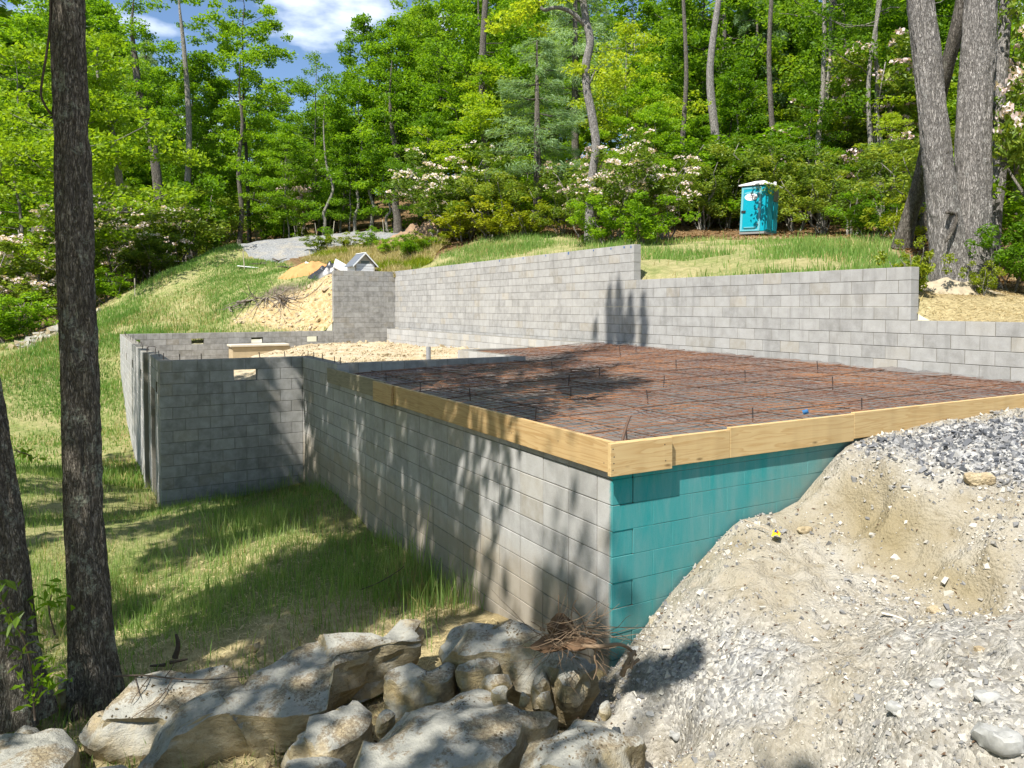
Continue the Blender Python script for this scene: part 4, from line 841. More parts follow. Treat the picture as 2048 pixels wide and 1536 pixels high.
twig('pale dry stick bridging the bank and the teal wall', [(1488, 1040, 6.2), (1510, 1048, 6.2), (1530, 1056, 6.15), (1545, 1064, 6.1)], .006, palet, 'stick', [[(1516, 1050, 6.2), (1516, 1038, 6.2), (1518, 1034, 6.2)]])
p = ray_sz(1770, 1230); twig('bleached white stick lying on the right of the bank', [(1762, 1226, np.dot(p - CAM, _fw) - .02), (1790, 1232, np.dot(p - CAM, _fw) - .04), (1820, 1244, np.dot(p - CAM, _fw) - .09)], .009, simple('bleached_wood', (.62, .58, .5), .8), 'stick')
twig('long brown twig in the bare soil near the wall foot', [(720, 1180, 8.05), (760, 1165, 7.9), (800, 1140, 8.0), (808, 1132, 8.1)], .007, twigm)
# yellow wrapper
pw = ray_sz(1552, 1080) + np.array([0, 0, .03]); wr_ = empty('snack_wrapper', pw); tag(wr_, 'crumpled yellow wrapper with blue and red print lying on the bank', 'wrapper')
gx_, gy_ = np.meshgrid(np.linspace(-1, 1, 13), np.linspace(-1, 1, 9), indexing='ij'); a, b = gx_.ravel(), gy_.ravel()
zz = .016 + .02 * (1 - b ** 2) + .012 * fbm(np.c_[a * 2.2, b * 2.2, 0 * a], 3, 181); q = (np.arange(12)[:, None] * 9 + np.arange(8)[None]).ravel(); Fw = np.stack([q, q + 9, q + 10, q + 1], 1)
yel = simple('yellow_foil', (.75, .62, .02), .35, .1, 8, .3, .5)
rot_ = np.array([[.8, -.6], [.6, .8]]); ab = np.c_[a * .075, b * .032] @ rot_.T
obj('foil', npmesh('foil', np.c_[ab, zz], Fw, True, yel), wr_)
def patch(name, a0, a1, b0, b1, col):
    aa, bb = np.meshgrid(np.linspace(a0, a1, 5), np.linspace(b0, b1, 4), indexing='ij'); aa, bb = aa.ravel(), bb.ravel()
    z2 = .0205 + .02 * (1 - bb ** 2) + .012 * fbm(np.c_[aa * 2.2, bb * 2.2, 0 * aa], 3, 181); q = (np.arange(4)[:, None] * 4 + np.arange(3)[None]).ravel()
    obj(name, npmesh(name, np.c_[np.c_[aa * .075, bb * .032] @ rot_.T, z2], np.stack([q, q + 4, q + 5, q + 1], 1), True, simple(name, col, .35)), wr_)
patch('blue_print', -.5, .35, -.15, .45, (.02, .04, .22)); patch('red_print', -.45, .2, -.5, -.2, (.5, .03, .03))
# ------------------------------------------------------------------ portable toilet
pt = at(1516, 472, 31.8); pt[2] = gz1(pt[0], pt[1]) + .02
po = empty('portable_toilet', pt, (R(-1.5), R(2.2), 0)); tag(po, 'turquoise portable toilet with a pale hipped roof at the edge of the woods', 'portable toilet')
# local frame: -y is the door side; turned so that the door faces the camera's left and the right flank shows
po.rotation_euler = Euler((0, 0, R(-75))).to_matrix().to_4x4().to_euler(); po.rotation_euler = (Matrix.Rotation(R(2.6), 3, Vector(_fw)) @ Euler((0, 0, R(-75))).to_matrix()).to_euler()
tq = simple('turquoise_plastic', (.0, .30, .40), .42, .08, 3, .05, .4); tq2 = simple('pale_turquoise_plastic', (.13, .40, .47), .45, .1, 3, .05, .4); wroof = simple('white_plastic', (.72, .7, .7), .5, .06, 4, .05, .4); blk = simple('black_plastic', (.03, .03, .035), .5); greyv = simple('grey_vent', (.22, .23, .23), .7)
W2, D2, H2 = .55, .57, 2.02
def part(name, b, mat, bev=.015, parent=po): return obj(name, bevel_box(name, *b, bev, mat, 2), parent)
part('base_skid', (-.56, .56, -.58, .6, 0, .1), greyv)
part('body', (-W2, W2, -D2, D2, .1, H2), tq, .03)
for nme, b in [('side_panel', (W2 - .01, W2 + .03, -.44, .02, .18, 1.9)), ('side_panel', (W2 - .01, W2 + .03, .1, .5, .18, 1.35)), ('side_panel', (-W2 - .03, -W2 + .01, -.44, .02, .18, 1.9)), ('side_panel', (-W2 - .03, -W2 + .01, .1, .5, .18, 1.35)), ]: part(nme, b, tq)
part('vent_panel', (W2 - .005, W2 + .02, .1, .48, 1.42, 1.92), greyv)
for z in np.linspace(1.48, 1.86, 6): part('vent_slat', (W2 + .0, W2 + .035, .12, .46, z, z + .02), greyv, .004)
for x0, x1, z0, z1 in [(-.54, -.44, .12, 1.98), (.26, .36, .12, 1.98), (-.44, .26, 1.88, 1.98), (-.44, .26, .12, .2)]: part('door_frame', (x0, x1, -D2 - .035, -D2 + .01, z0, z1), tq2)
dr = part('door', (-.437, .257, -D2 - .026, -D2 + .01, .203, 1.877), tq, .01)
part('corner_post', (.37, .54, -D2 - .02, -D2 + .01, .12, 1.98), tq, .01)
o = part('latch', (-.5, -.3, -D2 - .06, -D2 - .03, .9, 1.0), blk, .01, po)
for z in (.35, 1.0, 1.62): part('hinge', (.245, .285, -D2 - .06, -D2 - .03, z, z + .09), greyv, .005)
part('door_ridge', (-.35, .18, -D2 - .05, -D2 - .024, .26, .3), tq2, .005)
# kick recess, arched grille and oval sticker with its two lines of print
def disc(name, cx, cz, rx, rz, y, mat, a0=0., a1=2 * math.pi, th=.006):
    t = np.linspace(a0, a1, 40, endpoint=a1 - a0 < 6.2); P = np.c_[cx + rx * np.cos(t), np.full(len(t), y), cz + rz * np.sin(t)]; n = len(t)
    V = np.vstack([P, P + [0, th, 0]]); T = [(0, k, k + 1) for k in range(1, n - 1)]; Q = [(k, k + n, (k + 1) % n + n, (k + 1) % n) for k in range(n)]
    return obj(name, npmesh(name, V, [np.array(Q), np.array(T)], False, mat), po)
disc('kick_recess', -.09, .3, .3, .17, -D2 - .034, simple('dark_teal', (.02, .13, .15), .6), math.pi, 2 * math.pi)
disc('arch_grille', -.09, 1.68, .33, .1, -D2 - .036, tq2, 0, math.pi)
disc('sticker', -.09, 1.55, .29, .15, -D2 - .036, simple('white_sticker', (.82, .82, .84), .4, .03))
inkr = simple('red_ink', (.42, .06, .12), .5); inkd = simple('dark_ink', (.05, .06, .08), .5); inko = simple('tan_ink', (.4, .27, .13), .5)
ir, idk = MB(), MB()
for k, (x, wd) in enumerate([(-.3, .03), (-.255, .03), (-.19, .045), (-.135, .035), (-.09, .045), (-.035, .04), (.01, .035), (.055, .03)]):
    mbk = ir if 1 < k < 6 else idk; y = -D2 - .0385
    mbk.box(x, x + .012, y, y + .003, 1.555, 1.615); mbk.box(x + .012, x + wd, y, y + .003, 1.603, 1.615)
    if k % 2: mbk.box(x + wd - .012, x + wd, y, y + .003, 1.555, 1.6)
idk.box(-.3, -.06, -D2 - .0385, -D2 - .0355, 1.515, 1.535); idk.box(.12, .17, -D2 - .0385, -D2 - .0355, 1.51, 1.54)
ir.build('red_print', inkr, po); idk.build('dark_print', inkd, po); obj('tan_print', MB().box(-.055, .11, -D2 - .0385, -D2 - .0355, 1.515, 1.535).mesh('tan_print', inko), po)
E_ = .66; V = [(-E_, -E_, 2.03), (E_, -E_, 2.03), (E_, E_, 2.03), (-E_, E_, 2.03), (-E_, -E_, 2.08), (E_, -E_, 2.08), (E_, E_, 2.08), (-E_, E_, 2.08), (-.2, -.1, 2.29), (.2, -.1, 2.29), (.2, .1, 2.29), (-.2, .1, 2.29)]
obj('roof', npmesh('roof', V, np.array([(0, 3, 2, 1), (0, 1, 5, 4), (1, 2, 6, 5), (2, 3, 7, 6), (3, 0, 4, 7), (4, 5, 9, 8), (5, 6, 10, 9), (6, 7, 11, 10), (7, 4, 8, 11), (8, 9, 10, 11)]), False, wroof), po)
vp = MB().tube([(.42, .42, 2.05), (.42, .42, 2.28)], .055, 14); vp.build('vent_pipe', wroof, po, True)

# ------------------------------------------------------------------ small white hut, tarp and debris behind the far wall
hb = at(722, 552, 30.6); hz = 2.5
hut = empty('small_hut', (hb[0], hb[1], hz), (0, 0, -YAW + R(32))); tag(hut, 'knee-high white gabled hut with grey roof standing behind the tall narrow wall', 'hut')
white = simple('white_painted_board', (.72, .73, .74), .6, .06, 5, .1); beige = simple('beige_board', (.42, .38, .31), .7, .1, 6, .1); slate = simple('slate_grey_roof', (.13, .145, .175), .6, .15, 10, .2)
def hp(name, b, mat, bev=.006): return obj(name, bevel_box(name, *b, bev, mat), hut)
w_, l_, eh, rh = .42, .45, .52, .95
hp('side_wall', (-w_, -w_ + .03, -l_, l_, 0, eh), white); hp('side_wall', (w_ - .03, w_, -l_, l_, 0, eh), white); hp('rear_wall', (-w_ + .031, w_ - .031, l_ - .03, l_, 0, eh), white)
def gable(y, name, mat):
    V = [(-w_, y, eh), (w_, y, eh), (0, y, rh), (-w_, y + .03, eh), (w_, y + .03, eh), (0, y + .03, rh)]
    obj(name, npmesh(name, V, [np.array([(0, 1, 4, 3), (1, 2, 5, 4), (2, 0, 3, 5)]), np.array([(0, 2, 1), (3, 4, 5)])], False, mat), hut)
gable(-l_, 'front_gable', beige); gable(l_ - .03, 'rear_gable', beige)
hp('window', (-.17, .2, -l_ - .012, -l_ + .002, .56, .68), simple('dim_window', (.12, .14, .13), .2))
for z in np.linspace(.02, .46, 5): hp('front_board', (-w_ + .05, w_ - .05, -l_ - .012, -l_ + .02, z, z + .1), white)
hp('front_post', (-w_, -w_ + .05, -l_ - .02, -l_ + .02, 0, eh), beige); hp('front_post', (w_ - .05, w_, -l_ - .02, -l_ + .02, 0, eh), beige)
for sg in (-1, 1):
    ex, ez = sg * (w_ + .1), eh - .1
    V = []; 
    for (x, z) in ((0, rh + .02), (ex, ez + .02)):
        for y in (-l_ - .08, l_ + .08): V += [(x, y, z), (x, y, z + .035)]
    F = [(0, 1, 3, 2), (4, 6, 7, 5), (0, 4, 5, 1), (2, 3, 7, 6), (0, 2, 6, 4), (1, 5, 7, 3)]
    obj('roof_panel', npmesh('roof_panel', V, np.array(F), False, slate), hut)
    V2 = [];
    for (x, z) in ((0, rh), (ex * 1.02, ez - .01)):
        for y in (-l_ - .1, -l_ - .081): V2 += [(x, y, z), (x, y, z + .07)]
    obj('verge_board', npmesh('verge_board', V2, np.array(F), False, white), hut)
hp('ridge_cap', (-.03, .03, -l_ - .09, l_ + .09, rh + .045, rh + .075), white)
o = obj('leaning_board', bevel_box('leaning_board', -.45, .45, -.03, .03, -.28, .28, .008, white)); o.location = at(688, 537, 31); o.rotation_euler = (R(-42), R(28), -YAW + R(30)); tag(o, 'white board leaning against the left side of the small white hut', 'board')
o = obj('white_board', bevel_box('white_board', -.5, .5, -.02, .02, -.12, .12, .005, white)); o.location = at(630, 535, 33); o.rotation_euler = (R(-50), R(22), -YAW); tag(o, 'white board lying on the orange soil heap', 'board')
def heap(name, label, c, rx, ry, h, seed, mat, cat, rot=0., crinkle=.25):
    r_, t = np.meshgrid(np.linspace(0, 1, 20), np.linspace(0, 2 * np.pi, 40, endpoint=False), indexing='ij'); x = (r_ * np.cos(t)).ravel(); y = (r_ * np.sin(t)).ravel()
    P = np.c_[x * rx, y * ry, 0 * x]; P[:, :2] *= (1 + .2 * fbm(np.c_[np.cos(t).ravel() * 1.5, np.sin(t).ravel() * 1.5, 0 * x + seed], 2, 191))[:, None]
    cs, sn = math.cos(rot), math.sin(rot); wx = c[0] + P[:, 0] * cs - P[:, 1] * sn; wy = c[1] + P[:, 0] * sn + P[:, 1] * cs
    z = gz(wx, wy) + h * (1 - r_.ravel() ** 2) * (1 + crinkle * fbm(np.c_[wx * 3, wy * 3, 0 * wx + seed], 4, 195)) - .03
    q = (np.arange(19)[:, None] * 40 + np.arange(40)[None]).ravel(); q2 = (np.arange(19)[:, None] * 40 + (np.arange(40)[None] + 1) % 40).ravel()
    z0 = gz1(c[0], c[1]); o = obj(name, npmesh(name, np.c_[wx - c[0], wy - c[1], z - z0], np.stack([q, q + 40, q2 + 40, q2], 1), True, mat)); o.location = (c[0], c[1], z0); return tag(o, label, cat)
heap('soil_heap', 'small orange soil heap beside the black tarp', at(612, 545, 32.7), 1.2, .9, .42, 1, simple('orange_soil', (.46, .235, .095), .95, .3, 5, .6, .1), 'soil heap', -YAW)
heap('black_tarp', 'crumpled black tarp lying between the orange heap and the white hut', at(658, 541, 31.8), 1.0, .6, .3, 2, simple('black_tarp', (.025, .027, .032), .35, .4, 8, .8, .5), 'tarp', -YAW, .9)
heap('stone_dust_heap', 'low pile of pale stone dust in front of the twin grey trunks', at(1905, 592, 12.3), 1.0, .45, .12, 3, simple('pale_stone_dust', (.33, .28, .2), .95, .6, 9, .9, .1), 'dirt heap', -YAW, 1.)
heap('soil_heap', 'sandy mound at the end of the gravel drive under the laurels', at(855, 474, 38.5), 2.4, 1.3, .8, 4, simple('brownish_soil', (.25, .17, .11), .95, .6, 3, .8, .1), 'soil heap', -YAW, .5)
stake_m = simple('weathered_stake', (.5, .44, .34), .8)
sk = bevel_box('survey_stake', -.02, .02, -.012, .012, -.2, .85, .003, stake_m)
for u, v, d, lab in [(489, 547, 35.5, 'thin wooden survey stake on the grassy shoulder below the drive'), (270, 600, 34.5, 'wooden stake at the shaded foot of the left grass slope'), (634, 476, 46.3, 'tan stake at the far edge of the gravel drive'), (666, 474, 46.3, 'white-topped stake at the far edge of the gravel drive'), (768, 470, 46.2, 'stake at the bend of the gravel drive near the sandy mound')]:
    p = at(u, v, d); o = obj('survey_stake', sk); o.location = (p[0], p[1], gz1(p[0], p[1])); o.rotation_euler = (rnd.gauss(0, .06), rnd.gauss(0, .06), rnd.random()); tag(o, lab, 'stake', 'survey stakes')
o = obj('scrap_board', bevel_box('scrap_board', -.5, .5, -.1, .1, 0, .04, .005, white)); p = at(497, 540, 35.6); o.location = (p[0], p[1], gz1(p[0], p[1]) + .05); o.rotation_euler = (0, .1, -YAW); tag(o, 'white scrap board lying beside the survey stake on the shoulder', 'board')
scrap = simple('dark_scrap_wood', (.12, .1, .085), .9)
for u, v, d, lab in [(556, 527, 36.6, 'dark splintered wood scrap at the near end of the drive'), (520, 530, 36.2, 'grey flat wood scrap on the shoulder near the drive'), (576, 535, 35, 'brown wood scrap left of the orange soil heap')]:
    mb = MB()
    for k in range(6): a = rnd.random() * 6.3; mb.tube([(0, 0, .05), (math.cos(a) * .5, math.sin(a) * .4, rnd.uniform(.02, .2))], [.04, .015], 5)
    p = at(u, v, d); o = mb.build('wood_scrap', scrap); o.location = (p[0], p[1], gz1(p[0], p[1])); tag(o, lab, 'scrap wood')
# exposed roots hanging over the cut bank
rb = MB(); rc0 = at(530, 600, 30.5)
for k in range(60):
    u = rnd.uniform(455, 580); v = 640 - (u - 450) * .55 + rnd.uniform(-14, 22); p = at(u, v, 30.4); p[2] = gz1(p[0], p[1]) + .05; P = [p]; d = np.array([rnd.gauss(0, .2), -rnd.uniform(.05, .25), -rnd.uniform(.0, .15)])
    for q in range(5): d = d + np.array([rnd.gauss(0, .08) for _ in range(3)]); nx_ = P[-1] + d * .6; nx_[2] = max(nx_[2], gz1(nx_[0], nx_[1]) + .03); P.append(nx_)
    rb.tube(np.array(P) - rc0, np.linspace(rnd.uniform(.012, .035), .006, 6), 5)
o = rb.build('bank_roots', simple('grey_root', (.2, .17, .14), .9, .4)); o.location = rc0; tag(o, 'tangle of grey dead roots hanging over the yellow cut bank', 'roots')

# ------------------------------------------------------------------ leaves and trees
def rot_frames(g, n, up=.6):
    nrm = g.normal(size=(n, 3)); nrm[:, 2] = np.abs(nrm[:, 2]) + up; nrm /= np.linalg.norm(nrm, axis=1)[:, None]
    t = g.normal(size=(n, 3)); t -= (t * nrm).sum(1)[:, None] * nrm; t /= np.linalg.norm(t, axis=1)[:, None]; return nrm, t, np.cross(nrm, t)
def leafgeo(P, L, wr, g, up=.6, droop=.15, frames=None):
    n = len(P); nrm, t, b = frames if frames else rot_frames(g, n, up); L = L[:, None]
    base = P - t * L * .5; tip = P + t * L * .5 - nrm * L * droop; s1 = P + b * L * wr * .5 + nrm * L * .06; s2 = P - b * L * wr * .5 + nrm * L * .06
    V = np.stack([base, s1, tip, s2], 1).reshape(-1, 3); F = np.arange(4 * n).reshape(n, 4); return V, F
def clump_leaves(g, C, Rr, n, L, wr, up=.6, flat=.4, shell=.5):
    k = g.choice(len(C), n, p=Rr ** 2 / (Rr ** 2).sum()); d = g.normal(size=(n, 3)); d /= np.linalg.norm(d, axis=1)[:, None]; r = g.random(n) ** shell
    P = C[k] + d * (r * Rr[k])[:, None] * [1, 1, flat]; return leafgeo(P, L * g.lognormal(0, .25, n), wr, g, up)
def limb(mb, a, b, r0_, r1_, g, n=6, sag=.08, sides=5):
    t = np.linspace(0, 1, n)[:, None]; L = np.linalg.norm(b - a); P = a * (1 - t) + b * t; P[:, 2] += np.sin(t[:, 0] * np.pi) * -sag * L
    P[1:-1] += g.normal(0, .035 * L, (n - 2, 3)); mb.tube(P, np.linspace(r0_, r1_, n), sides)
def tree_meshes(seed, H, cs, cr_, leaf, bark, nleaf=7000, L=.2, wr=.65, nclump=60, r0_=.16, flat=.62, up=.5, clump_r=(.5, 1.0), lean=.4):
    g = np.random.default_rng(seed); mb = MB(); n = 14; t = np.linspace(0, 1, n)
    ax = np.c_[np.cumsum(g.normal(0, lean * .22, n)), np.cumsum(g.normal(0, lean * .22, n)), t * H]; ax[:, :2] -= ax[0, :2]; ax[:, :2] *= t[:, None] ** .5
    ax = np.vstack([[ax[0, 0], ax[0, 1], -.5], ax]); rr = r0_ * np.r_[1.35, 1.2, (1 - t[1:]) ** .8 * .95 + .06]
    mb.tube(ax, rr, 9)
    C, Rr = [], []
    for k in range(nclump):
        f = g.random() ** .85; z = cs + (H - cs) * f; env = cr_ * (math.sin(math.pi * min(.98, (.16 + .84 * f) ** .8)) ** .8 + .1) * g.uniform(.35, 1.08); a = g.random() * 6.283
        i = np.interp(z - .18 * env, ax[:, 2], np.arange(len(ax))); p0 = np.array([np.interp(z - .25 * env, ax[:, 2], ax[:, q]) for q in range(3)]); c = np.array([np.interp(z, ax[:, 2], ax[:, 0]) + env * math.cos(a), np.interp(z, ax[:, 2], ax[:, 1]) + env * math.sin(a), z])
        C.append(c); Rr.append(g.uniform(*clump_r) * (1.1 - .35 * f))
        if k % 2 == 0: limb(mb, p0, c, r0_ * .3 * (1 - f * .6), .012, g)
        if env > cr_ * .6: C.append((p0 + c) / 2 + g.normal(0, .25, 3)); Rr.append(g.uniform(*clump_r) * .8)
    C.append(np.array([ax[-1, 0], ax[-1, 1], H])); Rr.append(clump_r[0] * 1.2)
    V, F = clump_leaves(g, np.array(C), np.array(Rr), nleaf, L, wr, up, flat)
    return mb.mesh('trunk', bark, True), npmesh('crown', V, F, False, leaf)
def pine_meshes(seed, H, cs, cr_, r0_=.2, n=15000, bark=None, tiers=10):
    g = np.random.default_rng(seed); mb = MB(); mb.tube([(0, 0, -.5), (0, 0, 0), (.03, .02, H * .5), (0, .05, H)], [r0_ * 1.25, r0_ * 1.1, r0_ * .75, .03], 10); Vs, Fs = [], []; P, T = [], []
    for k in range(tiers):
        f = k / (tiers - 1); z = cs + (H - cs) * f
        for q in range(7):
            a = g.random() * 6.283; Lb = cr_ * (1 - .72 * f) * g.uniform(.55, 1.1); e = np.array([math.cos(a) * Lb, math.sin(a) * Lb, z + g.uniform(-.5, .35)])
            limb(mb, np.array([0, 0, z + .1]), e, .03, .006, g, 5, .05, 4)
            m = int(n / tiers / 7 * (1.3 - .6 * f)); s = g.random(m) ** .6 * .85 + .18; c = np.outer(1 - s, [0, 0, z + .1]) + np.outer(s, e)
            side = np.array([-math.sin(a), math.cos(a), 0]); c += side * (g.normal(0, .2, m) * Lb * (.25 + .5 * (1 - np.abs(s - .6))))[:, None] + np.c_[np.zeros(m), np.zeros(m), g.normal(0, .12, m)]
            d = g.normal(0, .55, (m, 3)) + np.array([math.cos(a), math.sin(a), -.35]); P.append(c); T.append(d / np.linalg.norm(d, axis=1)[:, None])
    P = np.concatenate(P); T = np.concatenate(T); nn = g.normal(size=P.shape); nn[:, 2] += .8; nn -= (nn * T).sum(1)[:, None] * T; nn /= np.linalg.norm(nn, axis=1)[:, None]
    V, F = leafgeo(P, .26 * g.lognormal(0, .2, len(P)), .13, g, frames=(nn, T, np.cross(nn, T)))
    return mb.mesh('trunk', bark, True), npmesh('crown', V, F, False, M['needle'])
def shrub_meshes(seed, h, r, leaf, nleaf=3500, L=.1, flowers=0, wr=.5, stems=7, bark=None):
    g = np.random.default_rng(seed); mb = MB(); C, Rr = [], []
    for k in range(stems):
        a = g.random() * 6.283; q = r * g.uniform(.2, .85); top = np.array([math.cos(a) * q, math.sin(a) * q, h * g.uniform(.55, .92)]); limb(mb, np.array([math.cos(a) * .12, math.sin(a) * .12, -.15]), top, .03, .01, g, 7, -.06, 5)
        for j in range(6):
            c = top * g.uniform(.45, 1.05) + g.normal(0, r * .26, 3); c[2] = min(max(c[2], .15 * h), h); C.append(c); Rr.append(g.uniform(.22, .42) * r * .6)
    C = np.array(C); Rr = np.array(Rr); V, F = clump_leaves(g, C, Rr, nleaf, L, wr, .8, .7, .4)
    fl = None
    if flowers:
        k = g.choice(len(C), flowers); d = g.normal(size=(flowers, 3)); d[:, 2] = np.abs(d[:, 2]) + .25; d[:, 1] -= .1; d /= np.linalg.norm(d, axis=1)[:, None]; c = C[k] + d * Rr[k][:, None] * [1, 1, .75]
        m = 11; dd = g.normal(size=(flowers * m, 3)); dd[:, 2] = np.abs(dd[:, 2]); dd /= np.linalg.norm(dd, axis=1)[:, None]; P = np.repeat(c, m, 0) + dd * .075 * g.uniform(.7, 1.3, (flowers * m, 1))
        FV, FF = leafgeo(P, np.full(len(P), .07), .9, g, .2, .0); fl = npmesh('blossoms', FV, FF, False, M['flower'])
    return mb.mesh('stems', bark or M['bark_pale'], True), npmesh('foliage', V, F, False, leaf), fl
def put(name, meshes, loc, scale, rz, label, cat, group=None, names=('trunk', 'crown'), tilt=(0, 0)):
    root = empty(name, loc, (tilt[0], tilt[1], rz)); root.scale = scale if hasattr(scale, '__len__') else (scale,) * 3; tag(root, label, cat, group)
    for n_, me in zip(names, meshes):
        if me: obj(n_, me, root)
    return root
K = {}
K['b0'] = tree_meshes(11, 15, 4.5, 3.6, M['leaf_bright'], M['bark_mid'], 21000, .17, nclump=84)
K['b1'] = tree_meshes(12, 13, 3.0, 3.2, M['leaf_bright'], M['bark_mid'], 19000, .165, nclump=80, flat=.48)
K['b2'] = tree_meshes(13, 17, 6, 3.9, M['leaf_deep'], M['bark_mid'], 20000, .17, nclump=86)
K['b3'] = tree_meshes(14, 9, 1.4, 2.8, M['leaf_bright'], M['bark_pale'], 10000, .14, nclump=58, r0_=.07, flat=.36)
K['b4'] = tree_meshes(15, 8, 1.8, 2.5, M['leaf_lime'], M['bark_pale'], 7500, .135, nclump=48, r0_=.06, flat=.28)
K['b5'] = tree_meshes(16, 14, 4, 2.6, M['leaf_deep'], M['bark_pale'], 8000, .135, nclump=54, r0_=.11, flat=.6, clump_r=(.4, .8))
K['b6'] = tree_meshes(17, 19, 5, 4.4, M['leaf_bright'], M['bark_mid'], 25000, .19, nclump=104)
K['p0'] = pine_meshes(21, 11, 3.2, 3.4, .2, 15000, M['bark_mid'])
K['p1'] = pine_meshes(22, 15, 5.5, 3.0, .2, 15000, M['bark_mid'], 12)
S = {}
for i in range(3): S['l%d' % i] = shrub_meshes(31 + i, 3.0, 1.7, M['leaf_laurel'], 4200, .12, 0)
for i in range(3): S['f%d' % i] = shrub_meshes(41 + i, 3.0, 1.7, M['leaf_laurel'], 3800, .12, 210)
for i in range(2): S['y%d' % i] = shrub_meshes(51 + i, 1.3, 1.0, M['leaf_yellow'], 2400, .1, 0)
for i in range(2): S['g%d' % i] = shrub_meshes(61 + i, 2.2, 1.5, M['leaf_bright'], 3600, .13, 0)
SN = ('stems', 'foliage', 'blossoms')
def ground_at(u, d):
    p = at(u, 613, d); return np.array([p[0], p[1], gz1(p[0], p[1])])
def tree_px(key, u, d, vtop, label, group=None, rz=None, tilt=(0, 0), wide=1.):
    p = ground_at(u, d); Hm = {'b0': 15.3, 'b1': 13.3, 'b2': 17.3, 'b3': 9.2, 'b4': 8.2, 'b5': 14.2, 'b6': 19.3, 'p0': 11, 'p1': 15}[key]
    ztop = CAM[2] + d * (613 - vtop) / FPX; s = max(.35, (ztop - p[2]) / Hm)
    return put('pine_tree' if key[0] == 'p' else 'leafy_tree', K[key], p, (s * wide, s * wide, s), rnd.random() * 6.28 if rz is None else rz, label, 'tree', group, tilt=tilt)
GL = 'trees standing round the gravel drive'
for key, u, d, vt, lab in [('b6', 500, 56, -20, 'tall bright maple with its top reaching the white cloud, left of centre'), ('b0', 385, 52, 105, 'bright leafy tree just left of the tallest maple by the drive'), ('b5', 640, 55, 110, 'thin bluish green tree with an open top beside the cloud gap'), ('b0', 745, 54, 40, 'full bright maple right of the thin bluish green tree'), ('b1', 790, 50, 40, 'rounded bright tree above the bend of the gravel drive'), ('b4', 185, 36, 70, 'yellow-green sapling leafing out just right of the bigger dark trunk'),
        ('b2', 880, 52, -60, 'dark tall hardwood above the pink laurels'), ('b3', 580, 49, 250, 'low layered maple behind the middle of the gravel drive'), ('b3', 700, 49, 270, 'low layered maple behind the bend of the gravel drive'), ('b3', 860, 44, 230, 'layered bright understory maple left of the pine'), ('b4', 30, 42, 100, 'lime coloured young tree at the left edge'), ('b2', 255, 60, 70, 'dark leaning hardwood behind the yellow-green sapling'), ('b1', 330, 62, 140, 'green hardwood behind the blooming laurels on the left'), ('p1', 300, 68, 95, 'dark distant pine on the left with sky showing through')]:
    tree_px(key, u, d, vt, lab, GL)
tree_px('p0', 1075, 36, 90, 'soft grey-green pine with drooping boughs in front of the woods', None, 1.2, wide=1.3)
tree_px('p1', 1150, 42, -160, 'taller pine standing just behind the drooping pine', None, 2.)
GR = 'hardwoods on the slope behind the slab area'
for key, u, d, vt, lab in [('b0', 965, 46, -80, 'dark stemmed hardwood left of the drooping pine'), ('b6', 1010, 60, -140, 'big bright hardwood far behind the drooping pine'), ('b0', 1400, 50, -140, 'broad bright hardwood left of the portable toilet'), ('b2', 1440, 47, -260, 'hardwood with a thick grey trunk above the laurels left of the toilet'), ('b6', 1560, 52, -200, 'huge bright hardwood towering behind the toilet'), ('b5', 1640, 38, -260, 'crooked pale stemmed hardwood right of the toilet'), ('b2', 1680, 44, -240, 'dark stemmed hardwood behind the crooked pale one'), ('b5', 1760, 34, -300, 'straight slim pale tree between the toilet and the twin trunks'), ('b3', 1480, 42, 130, 'layered bright maple leaning over the toilet roof'), ('b3', 1620, 36, 170, 'low bright maple just right behind the toilet'), ('b3', 1330, 40, 190, 'low bright maple above the big blooming laurel'), ('b4', 1780, 30, 230, 'lime green sapling left of the twin trunks'), ('b1', 1800, 42, -100, 'green hardwood left behind the twin trunks'), ('b6', 1960, 40, -300, 'tall hardwood showing between and right of the twin trunks'), ('b1', 2030, 34, -50, 'green hardwood at the right edge'), ('b4', 1250, 40, 60, 'yellowish oak sapling beside the crooked grey stem'), ('p0', 1510, 46, 20, 'short pine half hidden among the hardwoods left of the toilet')]:
    tree_px(key, u, d, vt, lab, GR)
# the wood behind, tree after tree
KW = dict(b0='full round crowned tree', b1='bushy broad tree', b2='tall deep green tree', b5='thin open topped tree', b6='tall billowing bright tree', b3='small flat layered tree', b4='lime green tree')
ZW = [(-9999, 90, 'left of both dark trunks'), (90, 260, 'behind the bigger dark trunk'), (260, 440, 'left of the tallest maple'), (440, 560, 'behind the tallest maple'), (560, 690, 'below the white cloud gap'), (690, 830, 'past the bend of the drive'), (830, 950, 'above the sandy mound'), (950, 1060, 'left behind the drooping pine'), (1060, 1180, 'right behind the drooping pine'), (1180, 1300, 'behind the crooked grey tree'), (1300, 1410, 'above the biggest blooming laurel'), (1410, 1490, 'left above the toilet'), (1490, 1570, 'straight above the toilet'), (1570, 1680, 'right above the toilet'), (1680, 1800, 'left of the leaning dark stem'), (1800, 1900, 'behind the left twin trunk'), (1900, 1990, 'behind the right twin trunk'), (1990, 9999, 'right of the twin trunks')]
def far_label(key, u, d): return '%s %s, %s' % (KW[key], next(t for a, b_, t in ZW if a <= u < b_), 'far back' if d > 76 else ('fairly far back' if d > 66 else ('midway back' if d > 56 else ('a little back' if d > 46 else 'at the front'))))
g = np.random.default_rng(77)
